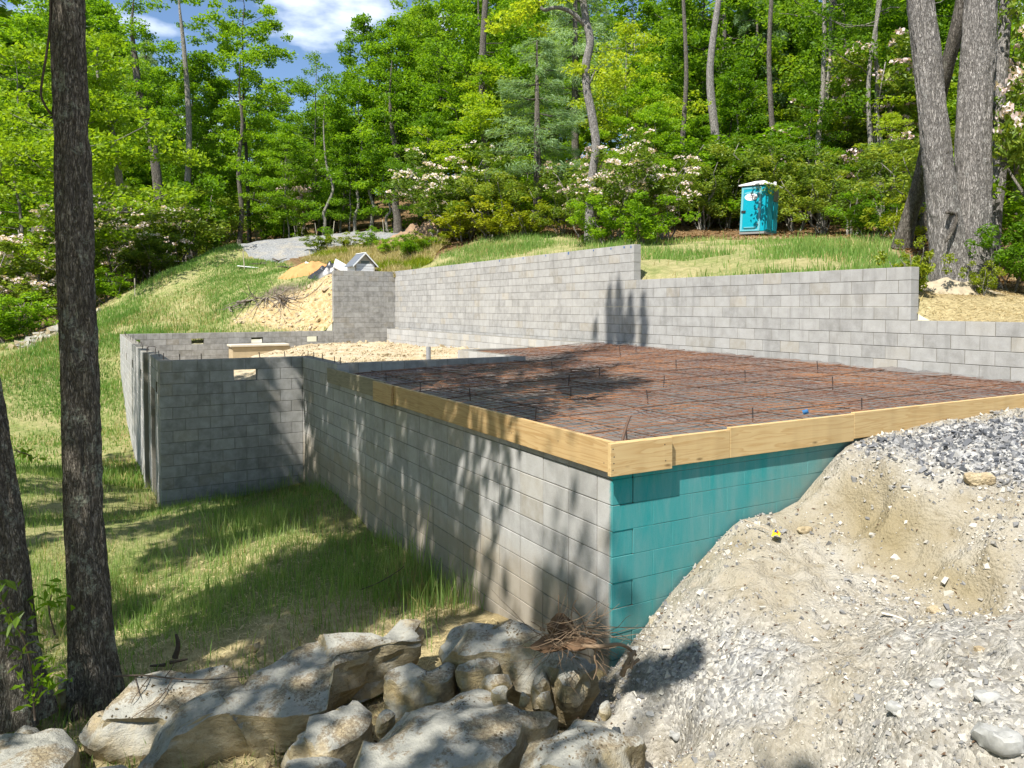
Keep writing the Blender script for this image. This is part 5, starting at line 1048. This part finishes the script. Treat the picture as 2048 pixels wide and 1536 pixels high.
for i in range(88):
    u = g.uniform(-160, 2250); right = u > 820; d = g.uniform(58, 92) if not right else g.uniform(50, 88)
    key = g.choice(['b0', 'b1', 'b2', 'b5', 'b6', 'b3']); vt = (g.uniform(130, 330) if 250 < u < 760 else g.uniform(20, 200)) if not right else g.uniform(-120, 120)
    if u < 250: vt = g.uniform(-60, 150)
    if right and u < 900: vt = max(vt, 20)
    tree_px(key, u, d, vt, far_label(key, u, d), 'woods beyond the drive' if not right else 'woods up the right slope', wide=1.15)
for i in range(34):
    u = g.uniform(880, 2200); d = g.uniform(36, 56); key = g.choice(['b3', 'b3', 'b1', 'b4']); tree_px(key, u, d, g.uniform(80, 300), 'young ' + far_label(key, u, d), 'understory on the right slope', wide=1.2)
for i in range(16):
    u = g.uniform(-100, 830); d = g.uniform(50, 66); tree_px('b3', u, d, g.uniform(220, 340), 'young ' + far_label('b3', u, d), 'understory beyond the drive', wide=1.2)
# shrubs
def shrub_px(key, u, v, d, h, label, group=None, wide=1.):
    p = ground_at(u, d); s = h / {'l': 3., 'f': 3., 'y': 1.3, 'g': 2.2}[key[0]]
    return put('laurel_bush' if key[0] in 'lf' else 'leafy_bush', S[key], p, (s * wide, s * wide, s), rnd.random() * 6.28, label, 'bush', group, SN)
GB = 'bushes along the edge of the woods'
for key, u, d, h, wd, lab in [('f0', 1235, 28.5, 3.6, 1.25, 'big laurel covered in pale pink blossom behind the highest block wall'), ('f1', 1330, 29, 3.2, 1.1, 'blooming pink laurel joining the biggest one on its right'), ('f2', 1170, 31, 3.6, .9, 'blooming laurel climbing round the crooked grey stem'), ('f0', 880, 37, 4.2, 1.3, 'tall pale blooming laurel above the sandy mound'), ('l1', 940, 36, 3.6, 1.2, 'bushy green laurel left of the pine trunk'), ('l0', 1010, 35, 3.4, 1.2, 'green laurel just left of the pine trunk'), ('l1', 1120, 33, 2.8, 1.2, 'green laurel just right of the pine trunk'), ('y0', 985, 34, 1.7, 1.5, 'yellow-green azalea below the pine'), ('y1', 930, 35, 1.6, 1.5, 'yellow-green azalea left of the one below the pine'), ('y0', 1060, 33, 1.5, 1.4, 'yellow-green azalea at the foot of the pine trunk'), ('g0', 1290, 26, 1.7, 1.2, 'bright green bush just behind the step of the block wall'), ('g1', 1215, 27, 1.6, 1.3, 'bright green bush under the big blooming laurel'),
        ('l2', 1405, 35.5, 3.4, 1.2, 'tall green laurel left of the toilet'), ('l0', 1450, 36, 3.6, 1., 'leggy laurel right against the left side of the toilet'), ('l2', 1590, 33.5, 3.2, 1.2, 'green laurel right of the toilet'), ('l1', 1640, 31, 3.3, 1.2, 'green laurel two bushes right of the toilet'), ('l2', 1700, 29, 3.2, 1.2, 'dark laurel over the leaf litter left of the twin trunks'), ('f0', 1660, 38, 6.0, 1.1, 'pale flowering laurel high up behind the bushes right of the toilet'), ('f1', 1745, 36, 7.5, 1., 'tall flowering laurel left of the leaning dark stem'), ('g0', 1745, 24, 1.6, 1.2, 'low bright bush behind the grassy strip near the leaning stem'), ('y1', 1790, 19, 1.1, 1., 'yellowish shrub at the foot of the leaning dark stem'), ('l0', 1520, 36, 4.6, 1.3, 'dark laurel directly behind the toilet'), ('g0', 1400, 38, 4.5, 1.2, 'tall fresh green bush high above the left bushes'), ('g1', 1560, 40, 4.5, 1.3, 'tall green thicket above the toilet roof'),
        ('y0', 1825, 11.9, .85, .75, 'yellow-green shrub left of the twin trunk base behind the wall step'), ('g1', 2020, 12.6, 1.15, .9, 'bright green shrub right of the twin trunks'), ('y1', 1962, 11.9, .5, .8, 'small yellow-green sprouts in front of the twin trunks'), ('f0', 2085, 13.5, 5.2, .62, 'tall pink rhododendron at the right edge'), ('g0', 1990, 15.5, 2.2, 1.2, 'green bush behind the twin trunks on the right'), ('l2', 1870, 20, 2.6, 1.2, 'laurel half hidden behind the twin trunks'),
        ('f1', 60, 37, 6.0, 1.2, 'big pale blooming laurel left of the bigger dark trunk'), ('f2', -30, 35, 4.5, 1.3, 'blooming laurel at the left edge'), ('f0', 225, 42, 6., 1.1, 'blooming laurel right of the bigger dark trunk'), ('f1', 290, 43, 4.6, 1.2, 'laurel with pink tops above the shaded grass slope'), ('l0', 350, 45, 5.5, 1.2, 'dark thicket where the grass slope meets the woods'), ('g1', 400, 48, 5., .9, 'leggy green bush near the drive'), ('l1', 150, 39, 4.0, 1.3, 'green laurel half behind the bigger dark trunk'), ('f0', 600, 52, 5.2, .7, 'single blooming laurel behind the middle of the drive'), ('l2', 440, 50, 4.2, 1.1, 'dark bush at the left end of the drive'), ('g1', 60, 32, 1.7, 1.4, 'bright green brush at the left edge of the lawn'), ('g0', 10, 31, 1.5, 1.4, 'bright green brush at the far left above the rubble'), ('g0', 215, 36, 1.6, 1.3, 'low fresh brush right of the bigger dark trunk'), ('l2', 310, 41, 2.4, 1.4, 'dark low brush under the laurels on the slope'),
        ('g0', 738, 38, 1.15, .9, 'leafy weed bush between the drive and the small white hut'), ('g1', 655, 40, .9, .5, 'narrow upright green weed on the dry bank'), ('g0', 830, 33, 1.0, 1.5, 'low green brambles behind the highest wall'), ('g1', 785, 35, .7, 1.6, 'green brambles right of the small white hut'), ('y1', 640, 39, .8, 1.6, 'dry yellowish weeds beside the narrow green weed'), ('y0', 700, 38.5, .8, 1.6, 'dry yellowish weeds behind the small white hut'), ('y0', 860, 34, .8, 1.6, 'dry yellowish weeds below the sandy mound')]:
    shrub_px(key, u, 0, d, h, lab, GB, wd)
g = np.random.default_rng(99)
for i in range(30):
    right = i % 3 > 0; u = g.uniform(900, 2150) if right else g.uniform(-120, 860); d = g.uniform(36, 52) if right else g.uniform(48, 62)
    k = g.choice(['l0', 'l1', 'g0', 'g1', 'g0', 'g1']); shrub_px(k, u, 0, d, g.uniform(2., 4.), dict(l='dark laurel thicket ', g='fresh green thicket ', f='blooming thicket ')[k[0]] + next(t for a, b_, t in ZW if a <= u < b_) + (', further back' if d > (44 if right else 55) else ', nearer'), 'thicket on the right slope' if right else 'thicket beyond the drive', 1.3)
# the far wood as one mass, behind everything
C, Rr = [], []
for i in range(420):
    u = g.uniform(-500, 2600); d = g.uniform(88, 120); p = ground_at(u, d); top = (5 if 180 < u < 800 else 16); C.append([p[0], p[1], p[2] + g.uniform(0, top) + 1]); Rr.append(g.uniform(1.6, 3.2))
V, F = clump_leaves(g, np.array(C), np.array(Rr), 36000, .6, .7, .6, .6, .45)
tag(obj('far_woods', npmesh('far_woods', V, F, False, M['leaf_deep'])), kind='stuff')

# ------------------------------------------------------------------ the big trunks
def trunk_mesh(name, path, radii, mat, seed, sides=72, ring=.025, flare=0., furrow=.018, c=None):
    path = np.asarray(path, float); c = path[0] if c is None else np.asarray(c); n = max(40, int(np.linalg.norm(np.diff(path, axis=0), axis=1).sum() / ring)); n = min(n, 260)
    P = catmull(path, n); rr = np.interp(np.linspace(0, 1, n), np.linspace(0, 1, len(radii)), radii); mb = MB().tube(P - c, rr, sides); V = np.concatenate(mb.V)
    m = n * sides; th = np.tile(np.arange(sides) / sides * 2 * np.pi, n); zz = np.repeat(P[:, 2], sides); rad = np.repeat(rr, sides)
    q = np.c_[np.cos(th) * rad * 16 + seed, np.sin(th) * rad * 16, zz * 2.2 + .5 * vnoise(np.c_[th * 0, th * 0, zz * 3], 3)]
    f = -np.abs(fbm(q, 3, 201)) * furrow * 2 + furrow + fbm(np.c_[np.cos(th) * 1.5 + seed, np.sin(th) * 1.5, zz * .8], 2, 211) * rad * .06
    if flare: f += flare * rad * np.exp(-np.maximum(0, zz - P[0, 2] - .1) * 3.2) * (.55 + .45 * np.cos(th * 5 + seed + 1.5 * vnoise(np.c_[th * 0, th * 0, zz], 5)))
    cen = np.repeat(P - c, sides, 0); nd = V[:m] - cen; nd /= np.linalg.norm(nd, axis=1)[:, None] + 1e-9; V[:m] += nd * f[:, None]; mb.V = [V]; return mb.mesh(name, mat, True)
def overhead_crown(seed, cx, cy_, z0, z1, r, n, L=.15, leaf=None, nb=46, base=None, bark=None):
    """crown above the picture; it shades the ground in front"""
    g = np.random.default_rng(seed); mb = MB(); C, Rr = [], []
    for k in range(nb):
        a = g.random() * 6.283; q = r * math.sqrt(g.random()); z = z0 + (z1 - z0) * g.random(); c = np.array([cx + q * math.cos(a), cy_ + q * math.sin(a), z]); C.append(c); Rr.append(g.uniform(.2, .48))
        if base is not None and k % 2 == 0: limb(mb, np.array([base[0], base[1], max(base[2], z - 2.2)]), c, .045, .012, g, 7)
    V, F = clump_leaves(g, np.array(C), np.array(Rr), n, L, .65, .6, 3.); return V, F, mb
def big_tree(label, path, radii, mat, seed, crown, flare=.5, name='tree', furrow=.018, extra=None):
    c = np.array(path[0]); root = empty(name, c); tag(root, label, 'tree'); obj('trunk', trunk_mesh('trunk', path, radii, mat, seed, flare=flare, furrow=furrow), root)
    if crown:
        cx, cy_, z0, z1, r, n, nb = crown[:7]; V, F, mb = overhead_crown(seed + 5, cx, cy_, z0, z1, r, n, nb=nb, base=path[-1]); obj('crown', npmesh('crown', V - c, F, False, M['leaf_bright']), root)
        
        if extra:  # unseen clumps added toward the sun so their shadows streak wall and bank
            g = np.random.default_rng(seed + 6); V2, F2_ = clump_leaves(g, np.array([e[:3] for e in extra]), np.array([e[3] for e in extra]), 130 * len(extra), .15, .65, .6, 3.2); obj('shade_leaves', npmesh('shade_leaves', V2 - c, F2_, False, M['leaf_bright']), root)
            for e in extra: limb(mb, np.array(path[-1]) + [0, 0, -1], np.array(e[:3]), .05, .02, g, 6)
        mb.V = [v - c for v in mb.V]; obj('limbs', mb.mesh('limbs', mat, True), root)
    return root
d1 = 6.1
t1 = big_tree('bigger dark furrowed trunk with lichen patches left of the grassy yard', [at(188, 1425, d1), at(184, 1300, d1), at(168, 1000, d1), at(158, 700, d1), at(146, 350, d1), at(138, 0, d1), at(128, -400, d1 + .1), at(120, -1200, d1 + .2), at(110, -2300, d1 + .4)], [.165, .146, .135, .128, .122, .116, .11, .09, .05], M['bark_dark'], 3, (-4.6, 2.6, 6.8, 10.6, 3.2, 11500, 84), extra=[(7.3 - .494 * 17, y - .262 * 17, z + .829 * 17, r) for y, z, r in [(9.75, 1.5, .11), (9.72, 1.0, .13), (9.7, .7, .14), (9.4, 1.7, .1), (9.35, 1.1, .14), (9.3, .7, .16), (9.1, .8, .12), (8.95, 1.35, .1), (8.9, .9, .12), (8.5, 1.3, .1), (8.45, .8, .12), (10.3, .8, .08)]])
d2 = 5.7
t2 = big_tree('dark trunk cut by the left edge of the view', [at(42, 1440, d2), at(30, 1300, d2), at(8, 1080, d2), at(-18, 900, d2), at(-45, 740, d2), at(-110, 400, d2), at(-190, 0, d2), at(-320, -900, d2), at(-430, -2000, d2)], [.16, .14, .13, .125, .12, .112, .1, .08, .05], M['bark_dark'], 9, (-6.6, 1.6, 6.4, 11.0, 2.8, 5200, 40))
# hanging dead vine beside the bigger trunk
P = chaikin(np.array([at(*q) for q in [(99, -40, 6.0), (102, 30, 6.0), (96, 90, 6.0), (86, 150, 6.0), (80, 190, 6.0), (92, 215, 6.0), (102, 228, 6.05)]]), 2, False); o = MB().tube(P - P[0], .01, 6).build('dead_vine', twigm, None, True); o.location = P[0]; tag(o, 'thin dead vine hanging along the left side of the bigger dark trunk', 'vine')
# trees of the same wood standing left of the view; their tops shade the yard
for i, (x, y, h, n, r) in enumerate([(-8.3, 6.6, 11.5, 20000, 3.1), (-9.8, -.6, 12, 6000, 2.9), (-9.8, -4.4, 12, 3200, 2.2), (-10.5, 10.5, 12, 5000, 3.0)]):
    z = gz1(x, y); big_tree('leafy tree of the yard edge just outside the left of the view', [(x, y, z), (x + .1, y, z + 3), (x - .1, y + .1, z + 7), (x, y, z + h - 1)], [.2, .16, .12, .04], M['bark_dark'], 40 + i, (x + 1.6, y + .3, 5.6, h - 1.5, r, n, 84 if i == 0 else 50), extra=[tuple(ray_sz(1275 + 34 * k, 1362 - 14 * k) + np.array(sdir) * (9.5 + .1 * k)) + (.085,) for k in range(4)] if i == 2 else None)['group'] = 'yard edge trees'
for i, (x, y, k_, h) in enumerate([(-16, 3, 'b0', 1.), (-18, -4, 'b6', .9), (-15, 9, 'b1', 1.1), (-19, 12, 'b6', .9), (-15.5, 16.5, 'b0', .9), (-22, 5, 'b2', 1.), (-17, -11, 'b0', 1.), (-12, -15, 'b6', .9), (-4, -18, 'b0', 1.), (5, -19, 'b2', 1.), (13, -15, 'b0', 1.), (19, -6, 'b6', .9)]):  # unseen trees added round the clearing to hold back sky light
    z = gz1(x, y); put('leafy_tree', K[k_], (x, y, z), h, i * 1.3, 'leafy tree added outside the view to block sky light round the clearing', 'tree', 'trees added outside the view to block sky light')
# twin grey trunks
tb = at(1915, 572, 13); root = empty('twin_trunk_tree', tb); tag(root, 'pale shaggy tree with two thick trunks rising behind the low end of the wall', 'tree')
P1 = [at(1905, 585, 13), at(1898, 520, 13), at(1885, 400, 13), at(1868, 250, 13), at(1852, 100, 13), at(1840, 0, 13), at(1815, -300, 13), at(1790, -900, 13.2)]; P2 = [at(1938, 585, 13.15), at(1942, 520, 13.15), at(1945, 400, 13.15), at(1948, 250, 13.15), at(1957, 100, 13.15), at(1962, 0, 13.15), at(1975, -300, 13.2), at(2000, -900, 13.3)]
obj('trunk', trunk_mesh('trunk', P1, [.32, .275, .24, .222, .21, .2, .18, .15], M['bark_grey'], 4, flare=.3, c=tb, furrow=.02), root); obj('trunk', trunk_mesh('trunk', P2, [.36, .315, .28, .262, .255, .245, .21, .17], M['bark_grey'], 8, flare=.3, c=tb, furrow=.02), root)
V, F, mb = overhead_crown(71, tb[0] + 4.2, tb[1] + 2.8, tb[2] + 8.6, tb[2] + 13, 2.6, 4200, nb=34, base=P2[-1]); obj('crown', npmesh('crown', V - tb, F, False, M['leaf_bright']), root)
P = chaikin(np.array([at(*q) for q in [(1909, 428, 12.75), (1900, 425, 12.7), (1893, 425, 12.6)]]), 2, False); MB().tube(P - tb, [.03] * (len(P) - 1) + [.012], 7).build('broken_branch', M['bark_mid'], root, True)
P = [at(1914, 425, 12.72), at(1913, 440, 12.7), at(1908, 455, 12.68), at(1898, 475, 12.66), at(1890, 486, 12.64)]; obj('hanging_bark', MB().tube(np.array(P) - tb, [.012, .03, .035, .028, .01], 6).mesh('hanging_bark', M['bark_mid'], True), root)
# leaning and slender stems by the twin trunks, the crooked stem by the pine
def stem(label, pts, radii, mat, name='slender_tree', seed=1, subs=(), crown=None, leaf='leaf_bright', tip=0):
    if tip: radii = list(radii) + [radii[-1] * .5, .015]; u_, v_, d_ = pts[-1]; pts = list(pts) + [(u_ - 6, v_ - tip * .5, d_), (u_ - 2, v_ - tip, d_)]; gg = np.random.default_rng(seed); crown = [(u_ + gg.normal(0, tip * .28), v_ + tip * gg.uniform(-1.05, .9), d_ + gg.normal(0, .8), gg.uniform(.5, .95)) for _ in range(26)]
    P = [at(*q) for q in pts]; c = np.array(P[0]); c0 = c.copy(); root = empty(name, c0); tag(root, label, 'tree'); obj('trunk', trunk_mesh('trunk', P, radii, mat, seed, 28, .06, .15, .008), root)
    for sb, r_ in subs: Q = catmull(np.array([at(*q) for q in sb]), 24); MB().tube(Q - c0, np.linspace(r_, r_ * .45, 24), 8).build('limb', mat, root, True)
    if crown:
        g = np.random.default_rng(seed + 100); C = np.array([at(*q[:3]) for q in crown]); Rr = np.array([q[3] for q in crown]); V, F = clump_leaves(g, C, Rr, 130 * len(crown), .17, .65, .7, .4); obj('crown', npmesh('crown', V - c0, F, False, M[leaf]), root)
    return root
stem('dark leaning stem crossing behind the left twin trunk', [(1803, 497, 17.5), (1818, 440, 17.3), (1838, 370, 17), (1858, 280, 16.6), (1885, 170, 16), (1908, 80, 15.6), (1925, 0, 15.4), (1945, -120, 15.2)], [.2, .165, .15, .14, .135, .13, .12, .1], M['bark_mid'], seed=5)
stem('straight dark stem standing just left of the twin trunks', [(1848, 480, 19), (1850, 420, 19), (1853, 300, 19), (1850, 100, 19), (1846, -100, 19)], [.2, .17, .15, .13, .11], M['bark_mid'], seed=6)
stem('slender grey stem close behind the right twin trunk', [(1984, 500, 14.2), (1990, 420, 14.2), (2000, 330, 14.2), (1996, 250, 14.2), (2004, 130, 14.2), (2012, 0, 14.2), (2016, -150, 14.2)], [.13, .115, .11, .105, .1, .1, .09], M['bark_grey'], seed=7)
stem('crooked grey tree with a bare limb arching left above the pine', [(1178, 490, 29.5), (1180, 420, 29.5), (1185, 350, 29.5), (1192, 290, 29.5), (1184, 230, 29.5), (1174, 180, 29.5), (1172, 130, 29.5), (1180, 85, 29.5), (1172, 40, 29.5), (1166, 0, 29.5), (1160, -80, 29.5)], [.2, .17, .16, .165, .165, .155, .16, .16, .14, .13, .11], M['bark_grey'], seed=8,
     subs=[([(1172, 52, 29.5), (1158, 38, 29.4), (1138, 22, 29.3), (1112, 15, 29.2), (1088, 20, 29.1), (1080, 8, 29.1), (1078, -20, 29.1)], .11), ([(1176, 180, 29.4), (1182, 160, 29.3), (1190, 142, 29.3)], .04)],
     crown=[(1040, 30, 29, .8), (1010, 40, 29, .8), (1080, 60, 29.2, .6), (1230, 120, 29.4, .7), (1215, 150, 29.3, .6), (1150, 140, 29.4, .6), (1060, 5, 29, .8), (1130, -20, 29.2, 1.), (1200, -30, 29.2, 1.), (1240, 160, 29.5, .6), (990, 60, 29, .5)], leaf='leaf_lime')
stem('pale leaning stem in front of the left woods', [(248, 425, 38), (240, 370, 38), (232, 310, 38), (222, 260, 38), (212, 225, 38), (200, 180, 38)], [.2, .18, .17, .15, .13, .1], M['bark_pale'], seed=9, subs=[([(214, 230, 38), (195, 222, 38), (176, 222, 38)], .06), ([(222, 250, 38), (236, 238, 38), (242, 228, 38)], .05)], tip=110, leaf='leaf_lime')
stem('dark leaning trunk right of the pale leaning stem', [(318, 400, 46), (312, 340, 46), (303, 280, 46), (288, 220, 46), (278, 180, 46), (270, 120, 46)], [.3, .27, .25, .22, .2, .18], M['bark_mid'], seed=10, tip=130)
stem('slim straight trunk left of the tallest maple', [(368, 470, 48), (372, 400, 48), (378, 300, 48), (376, 200, 48), (368, 100, 48), (364, 60, 48)], [.22, .2, .18, .16, .13, .1], M['bark_pale'], seed=11, tip=130)
for i, (u, d, vt, r_, m_) in enumerate([(480, 49, 250, .2, 'bark_mid'), (650, 48, 330, .13, 'bark_pale'), (710, 48.5, 300, .12, 'bark_pale'), (745, 48.5, 330, .14, 'bark_pale'), (772, 48, 320, .1, 'bark_pale'), (795, 47, 270, .3, 'bark_mid'), (965, 42, 0, .3, 'bark_mid'), (1434, 39, 0, .3, 'bark_grey'), (1640, 35, 0, .17, 'bark_pale'), (1672, 41, 0, .28, 'bark_mid'), (1758, 33, 0, .13, 'bark_pale'), (1545, 38, -60, .18, 'bark_mid'), (1368, 38, 0, .17, 'bark_mid')]):
    p = ground_at(u, d); vb = 613 - (p[2] - CAM[2]) * FPX / d; w0 = [rnd.gauss(0, 6) for _ in range(4)]
    stem(['thick dark trunk behind the left part of the drive', 'thin pale trunk behind the drive, first left of the bend', 'thin pale trunk behind the drive near the bend', 'thin pale trunk directly at the bend of the drive', 'thinnest pale trunk at the bend of the drive', 'stout trunk at the right end of the drive', 'tall dark trunk halfway between the drive and the pine', 'thick grey trunk rising left of the toilet', 'thin crooked pale trunk right of the toilet', 'dark trunk right behind the crooked pale trunk', 'slim straight pale trunk left of the leaning dark stem', 'dark trunk right above the toilet', 'dark trunk above the blooming laurel'][i], [(u + w0[0] * .3, vb + 6, d), (u, vb - 30, d), (u + w0[1], (vb * 2 + vt) / 3, d), (u + w0[2] * 1.3, (vb + 2 * vt) / 3, d), (u + w0[3] * 1.5, vt, d)], [r_ * .95, r_ * .8, r_ * .72, r_ * .62, r_ * .5], M[m_], seed=20 + i, tip=0 if vt < 100 else 150)
# leafy sprigs by the left trunks
def sprig(label, pts, seed, leaf, n, L, r):
    g = np.random.default_rng(seed); P = chaikin(np.array([at(*q) for q in pts]), 2, False); c = P[0]; root = empty('leafy_sprig', c); tag(root, label, 'twig')
    MB().tube(P - c, np.linspace(.008, .003, len(P)), 5).build('stem', twigm, root, True); k = g.integers(len(P) // 3, len(P), n); V, F = leafgeo(P[k] + g.normal(0, r, (n, 3)), np.full(n, L) * g.uniform(.7, 1.2, n), .4, g, .5); obj('leaves', npmesh('leaves', V - c, F, False, leaf), root)
sprig('leafy laurel sprig in front of the left edge trunk', [(70, 1440, 5.3), (60, 1300, 5.2), (20, 1230, 5.1), (-10, 1180, 5.1)], 1, M['leaf_laurel'], 60, .11, .09)
sprig('small green sprig at the foot of the left edge trunk', [(60, 1440, 5.4), (75, 1390, 5.35), (90, 1360, 5.3), (80, 1345, 5.3)], 2, M['leaf_bright'], 60, .085, .07)
sprig('dark twig of leaves sticking out right of the left edge trunk', [(30, 900, 5.6), (42, 905, 5.55), (55, 908, 5.5), (68, 918, 5.5)], 3, M['leaf_deep'], 16, .07, .03)
sprig('lower green sprig beside the left edge trunk', [(110, 1270, 5.8), (95, 1215, 5.75), (104, 1190, 5.7)], 4, M['leaf_bright'], 26, .1, .07)

# ------------------------------------------------------------------ grass
def blades(name, P, H, mat, seed, width=.006, lean=.28, spread=.0):
    g = np.random.default_rng(seed); n = len(P); a = g.random(n) * 6.283; dx = np.c_[np.cos(a), np.sin(a), 0 * a]; b = g.random(n) * 6.283; ln = np.c_[np.cos(b), np.sin(b), 0 * b] * (np.abs(g.normal(0, lean, n)) * H)[:, None]
    w_ = (width * g.uniform(.7, 1.4, n))[:, None]; up = np.c_[0 * H, 0 * H, H]
    V = np.stack([P - dx * w_, P + dx * w_, P + up * .55 + ln * .35 + dx * w_ * .75, P + up * .55 + ln * .35 - dx * w_ * .75, P + up + ln], 1)
    i = np.arange(n)[:, None] * 5; Q = i + np.array([[0, 1, 2, 3]]); T = i + np.array([[3, 2, 4]])
    return tag(obj(name, npmesh(name, V.reshape(-1, 3), [Q, T], False, mat)), kind='stuff')
g = np.random.default_rng(12)
def near_wall(x, y): return np.minimum(np.where(x < .05, np.abs(x), 9), np.where((x > -2.6) & (x < 0), np.abs(y - 9.5), 9))
n = 260000; x = g.uniform(-9, -.02, n); y = g.uniform(-.5, 13, n); Pn = np.c_[x, y, 0 * x]; dens = np.clip(.52 + .75 * fbm(Pn * .8, 4, 301), .05, 1); lawn_near = polymask(x, y, [(-9.5, 1.), (-3.5, .4), (-1.6, 1.5), (-.7, 2.4), (-.05, 2.6), (-.05, 9.5), (-2.5, 9.5), (-2.5, 14), (-9.5, 14)], 1.0)
nw = near_wall(x, y); dens = np.clip(dens * lawn_near + .5 * np.exp(-nw / .35) * lawn_near, 0, 1); dd = np.hypot(x - CAM[0], y - CAM[1]); k = (g.random(n) < dens * .5) & ~inside(x, y)
x, y, nw = x[k], y[k], nw[k]; hgt = g.lognormal(math.log(.125), .35, len(x)) * (1 + 1.2 * np.exp(-nw / .6)) * np.clip(1 + .5 * fbm(np.c_[x, y, 0 * x] * .6, 3, 305), .5, 1.6)
dry = (g.random(len(x)) < .2 + .4 * fbm(np.c_[x, y, 0 * x] * .7, 3, 311)) & (nw > .25); Pg = np.c_[x, y, gz(x, y) - .01]
blades('grass', Pg[~dry], hgt[~dry], M['grass_near'], 1, .004); blades('dry_grass', Pg[dry], hgt[dry] * .75, M['grass_dry'], 2, .004, .5)
# hillside, lawn beyond and the strip behind the retaining wall
n = 520000; x = g.uniform(-14, 9, n); y = g.uniform(12, 42, n); Pn = np.c_[x, y, 0 * x]; m = polymask(x, y, lawn, .8) * (1 - polymask(x, y, cut, .6)) * (polymask(x, y, drive, .1) < .5) * np.clip(.55 + .8 * fbm(Pn * .5, 4, 321), .08, 1)
k = (g.random(n) < m * .9) & ~inside(x, y); x, y = x[k], y[k]; h = g.lognormal(math.log(.115), .35, len(x)) * np.clip(1 + .6 * fbm(np.c_[x, y, 0 * x] * .4, 3, 331), .5, 1.8); dry = g.random(len(x)) < .2 + .4 * fbm(np.c_[x, y, 0 * x] * .45, 3, 341)
Pg = np.c_[x, y, gz(x, y) - .01]; blades('grass', Pg[~dry], h[~dry], M['grass'], 3, .010); blades('dry_grass', Pg[dry], h[dry] * .8, M['grass_dry'], 4, .009, .45)
n = 190000; x = g.uniform(7.4, 20, n); y = g.uniform(2, 34, n); Pn = np.c_[x, y, 0 * x]; m = polymask(x, y, back, .6) * np.clip(.34 + 1.1 * fbm(Pn * .55, 4, 351), .02, 1); k = g.random(n) < m; x, y = x[k], y[k]; h = g.lognormal(math.log(.15), .4, len(x)); dry = g.random(len(x)) < .16 + .4 * fbm(np.c_[x, y, 0 * x] * .5, 3, 361)
Pg = np.c_[x, y, gz(x, y) - .01]; blades('grass', Pg[~dry], h[~dry], M['grass'], 5, .009); blades('dry_grass', Pg[dry], h[dry] * .7, M['grass_dry'], 6, .008, .5)
# loose straw on the right shoulder and dry weeds on the bank by the hut
n = 14000; x = g.uniform(7.45, 11.5, n); y = g.uniform(-2, 3.2, n); P = np.c_[x, y, gz(x, y) + .012]; P = P[~(inside(x, y))]; g2 = np.random.default_rng(3); V, F = leafgeo(P, g2.uniform(.06, .16, len(P)), .06, g2, 2.5, .05); tag(obj('loose_straw', npmesh('loose_straw', V, F, False, M['straw'])), kind='stuff')
n = 16000; x = g.uniform(-5.5, -.1, n); y = g.uniform(-.8, 6, n); P = np.c_[x, y, gz(x, y) + .012]; V, F = leafgeo(P, g2.uniform(.04, .13, len(P)), .07, g2, 2.5, .05); tag(obj('loose_straw', npmesh('loose_straw', V, F, False, M['straw'])), kind='stuff')
bank = [at(*q) for q in [(600, 524, 36), (660, 500, 38.5), (790, 498, 38), (900, 492, 35), (860, 520, 31), (790, 540, 30), (740, 540, 31), (690, 530, 33)]]
n = 60000; B_ = np.array(bank); x = g.uniform(B_[:, 0].min(), B_[:, 0].max(), n); y = g.uniform(B_[:, 1].min(), B_[:, 1].max(), n); k = (polymask(x, y, bank, .4) > .5) & (polymask(x, y, drive, .1) < .5); x, y = x[k], y[k]; h = g.lognormal(math.log(.2), .35, len(x)); c_ = fbm(np.c_[x, y, 0 * x] * .7, 3, 371) > .15; Pg = np.c_[x, y, gz(x, y) - .01]
blades('weeds', Pg[c_], h[c_], M['leaf_yellow'], 7, .012, .6); blades('dry_grass', Pg[~c_], h[~c_], M['grass_dry'], 8, .011, .6)
# leaf litter on the forest floor behind the wall
n = 26000; u = g.uniform(820, 2100, n); d = g.uniform(13, 42, n); P = CAM + (_fw + _rt * ((u - 1024) / FPX)[:, None]) * d[:, None]; k = polymask(P[:, 0], P[:, 1], back, .3) < .5; P = P[k]; P[:, 2] = gz(P[:, 0], P[:, 1]) + .02; k = ~inside(P[:, 0], P[:, 1]) & (P[:, 0] > 7.5); P = P[k]
V, F = leafgeo(P, g.uniform(.07, .14, len(P)), .6, g, 1.2, .1); tag(obj('leaf_litter', npmesh('leaf_litter', V, F, False, mat_leaf('brown_leaf', (.1, .05, .02), (.22, .12, .05), (.4, .27, .13), .1, .2))), kind='stuff')

# tell look-alike labels apart by their order from the left
byl = {}
for o in COL.objects:
    if o.parent is None and o.get('label') and o.get('group') in ('woods beyond the drive', 'woods up the right slope', 'understory on the right slope', 'understory beyond the drive', 'thicket beyond the drive', 'thicket on the right slope'): byl.setdefault(o['label'], []).append(o)
for lab, os_ in byl.items():
    if len(os_) > 1:
        os_.sort(key=lambda o: np.dot(np.array(o.location) - CAM, _rt) / np.dot(np.array(o.location) - CAM, _fw))
        wn = {2: ['left of two', 'right of two'], 3: ['leftmost', 'central', 'rightmost']}.get(len(os_), ['first from left', 'second from left', 'third from left', 'fourth from left', 'fifth from left', 'sixth from left'])
        for o, q in zip(os_, wn): o['label'] = lab + ', ' + q
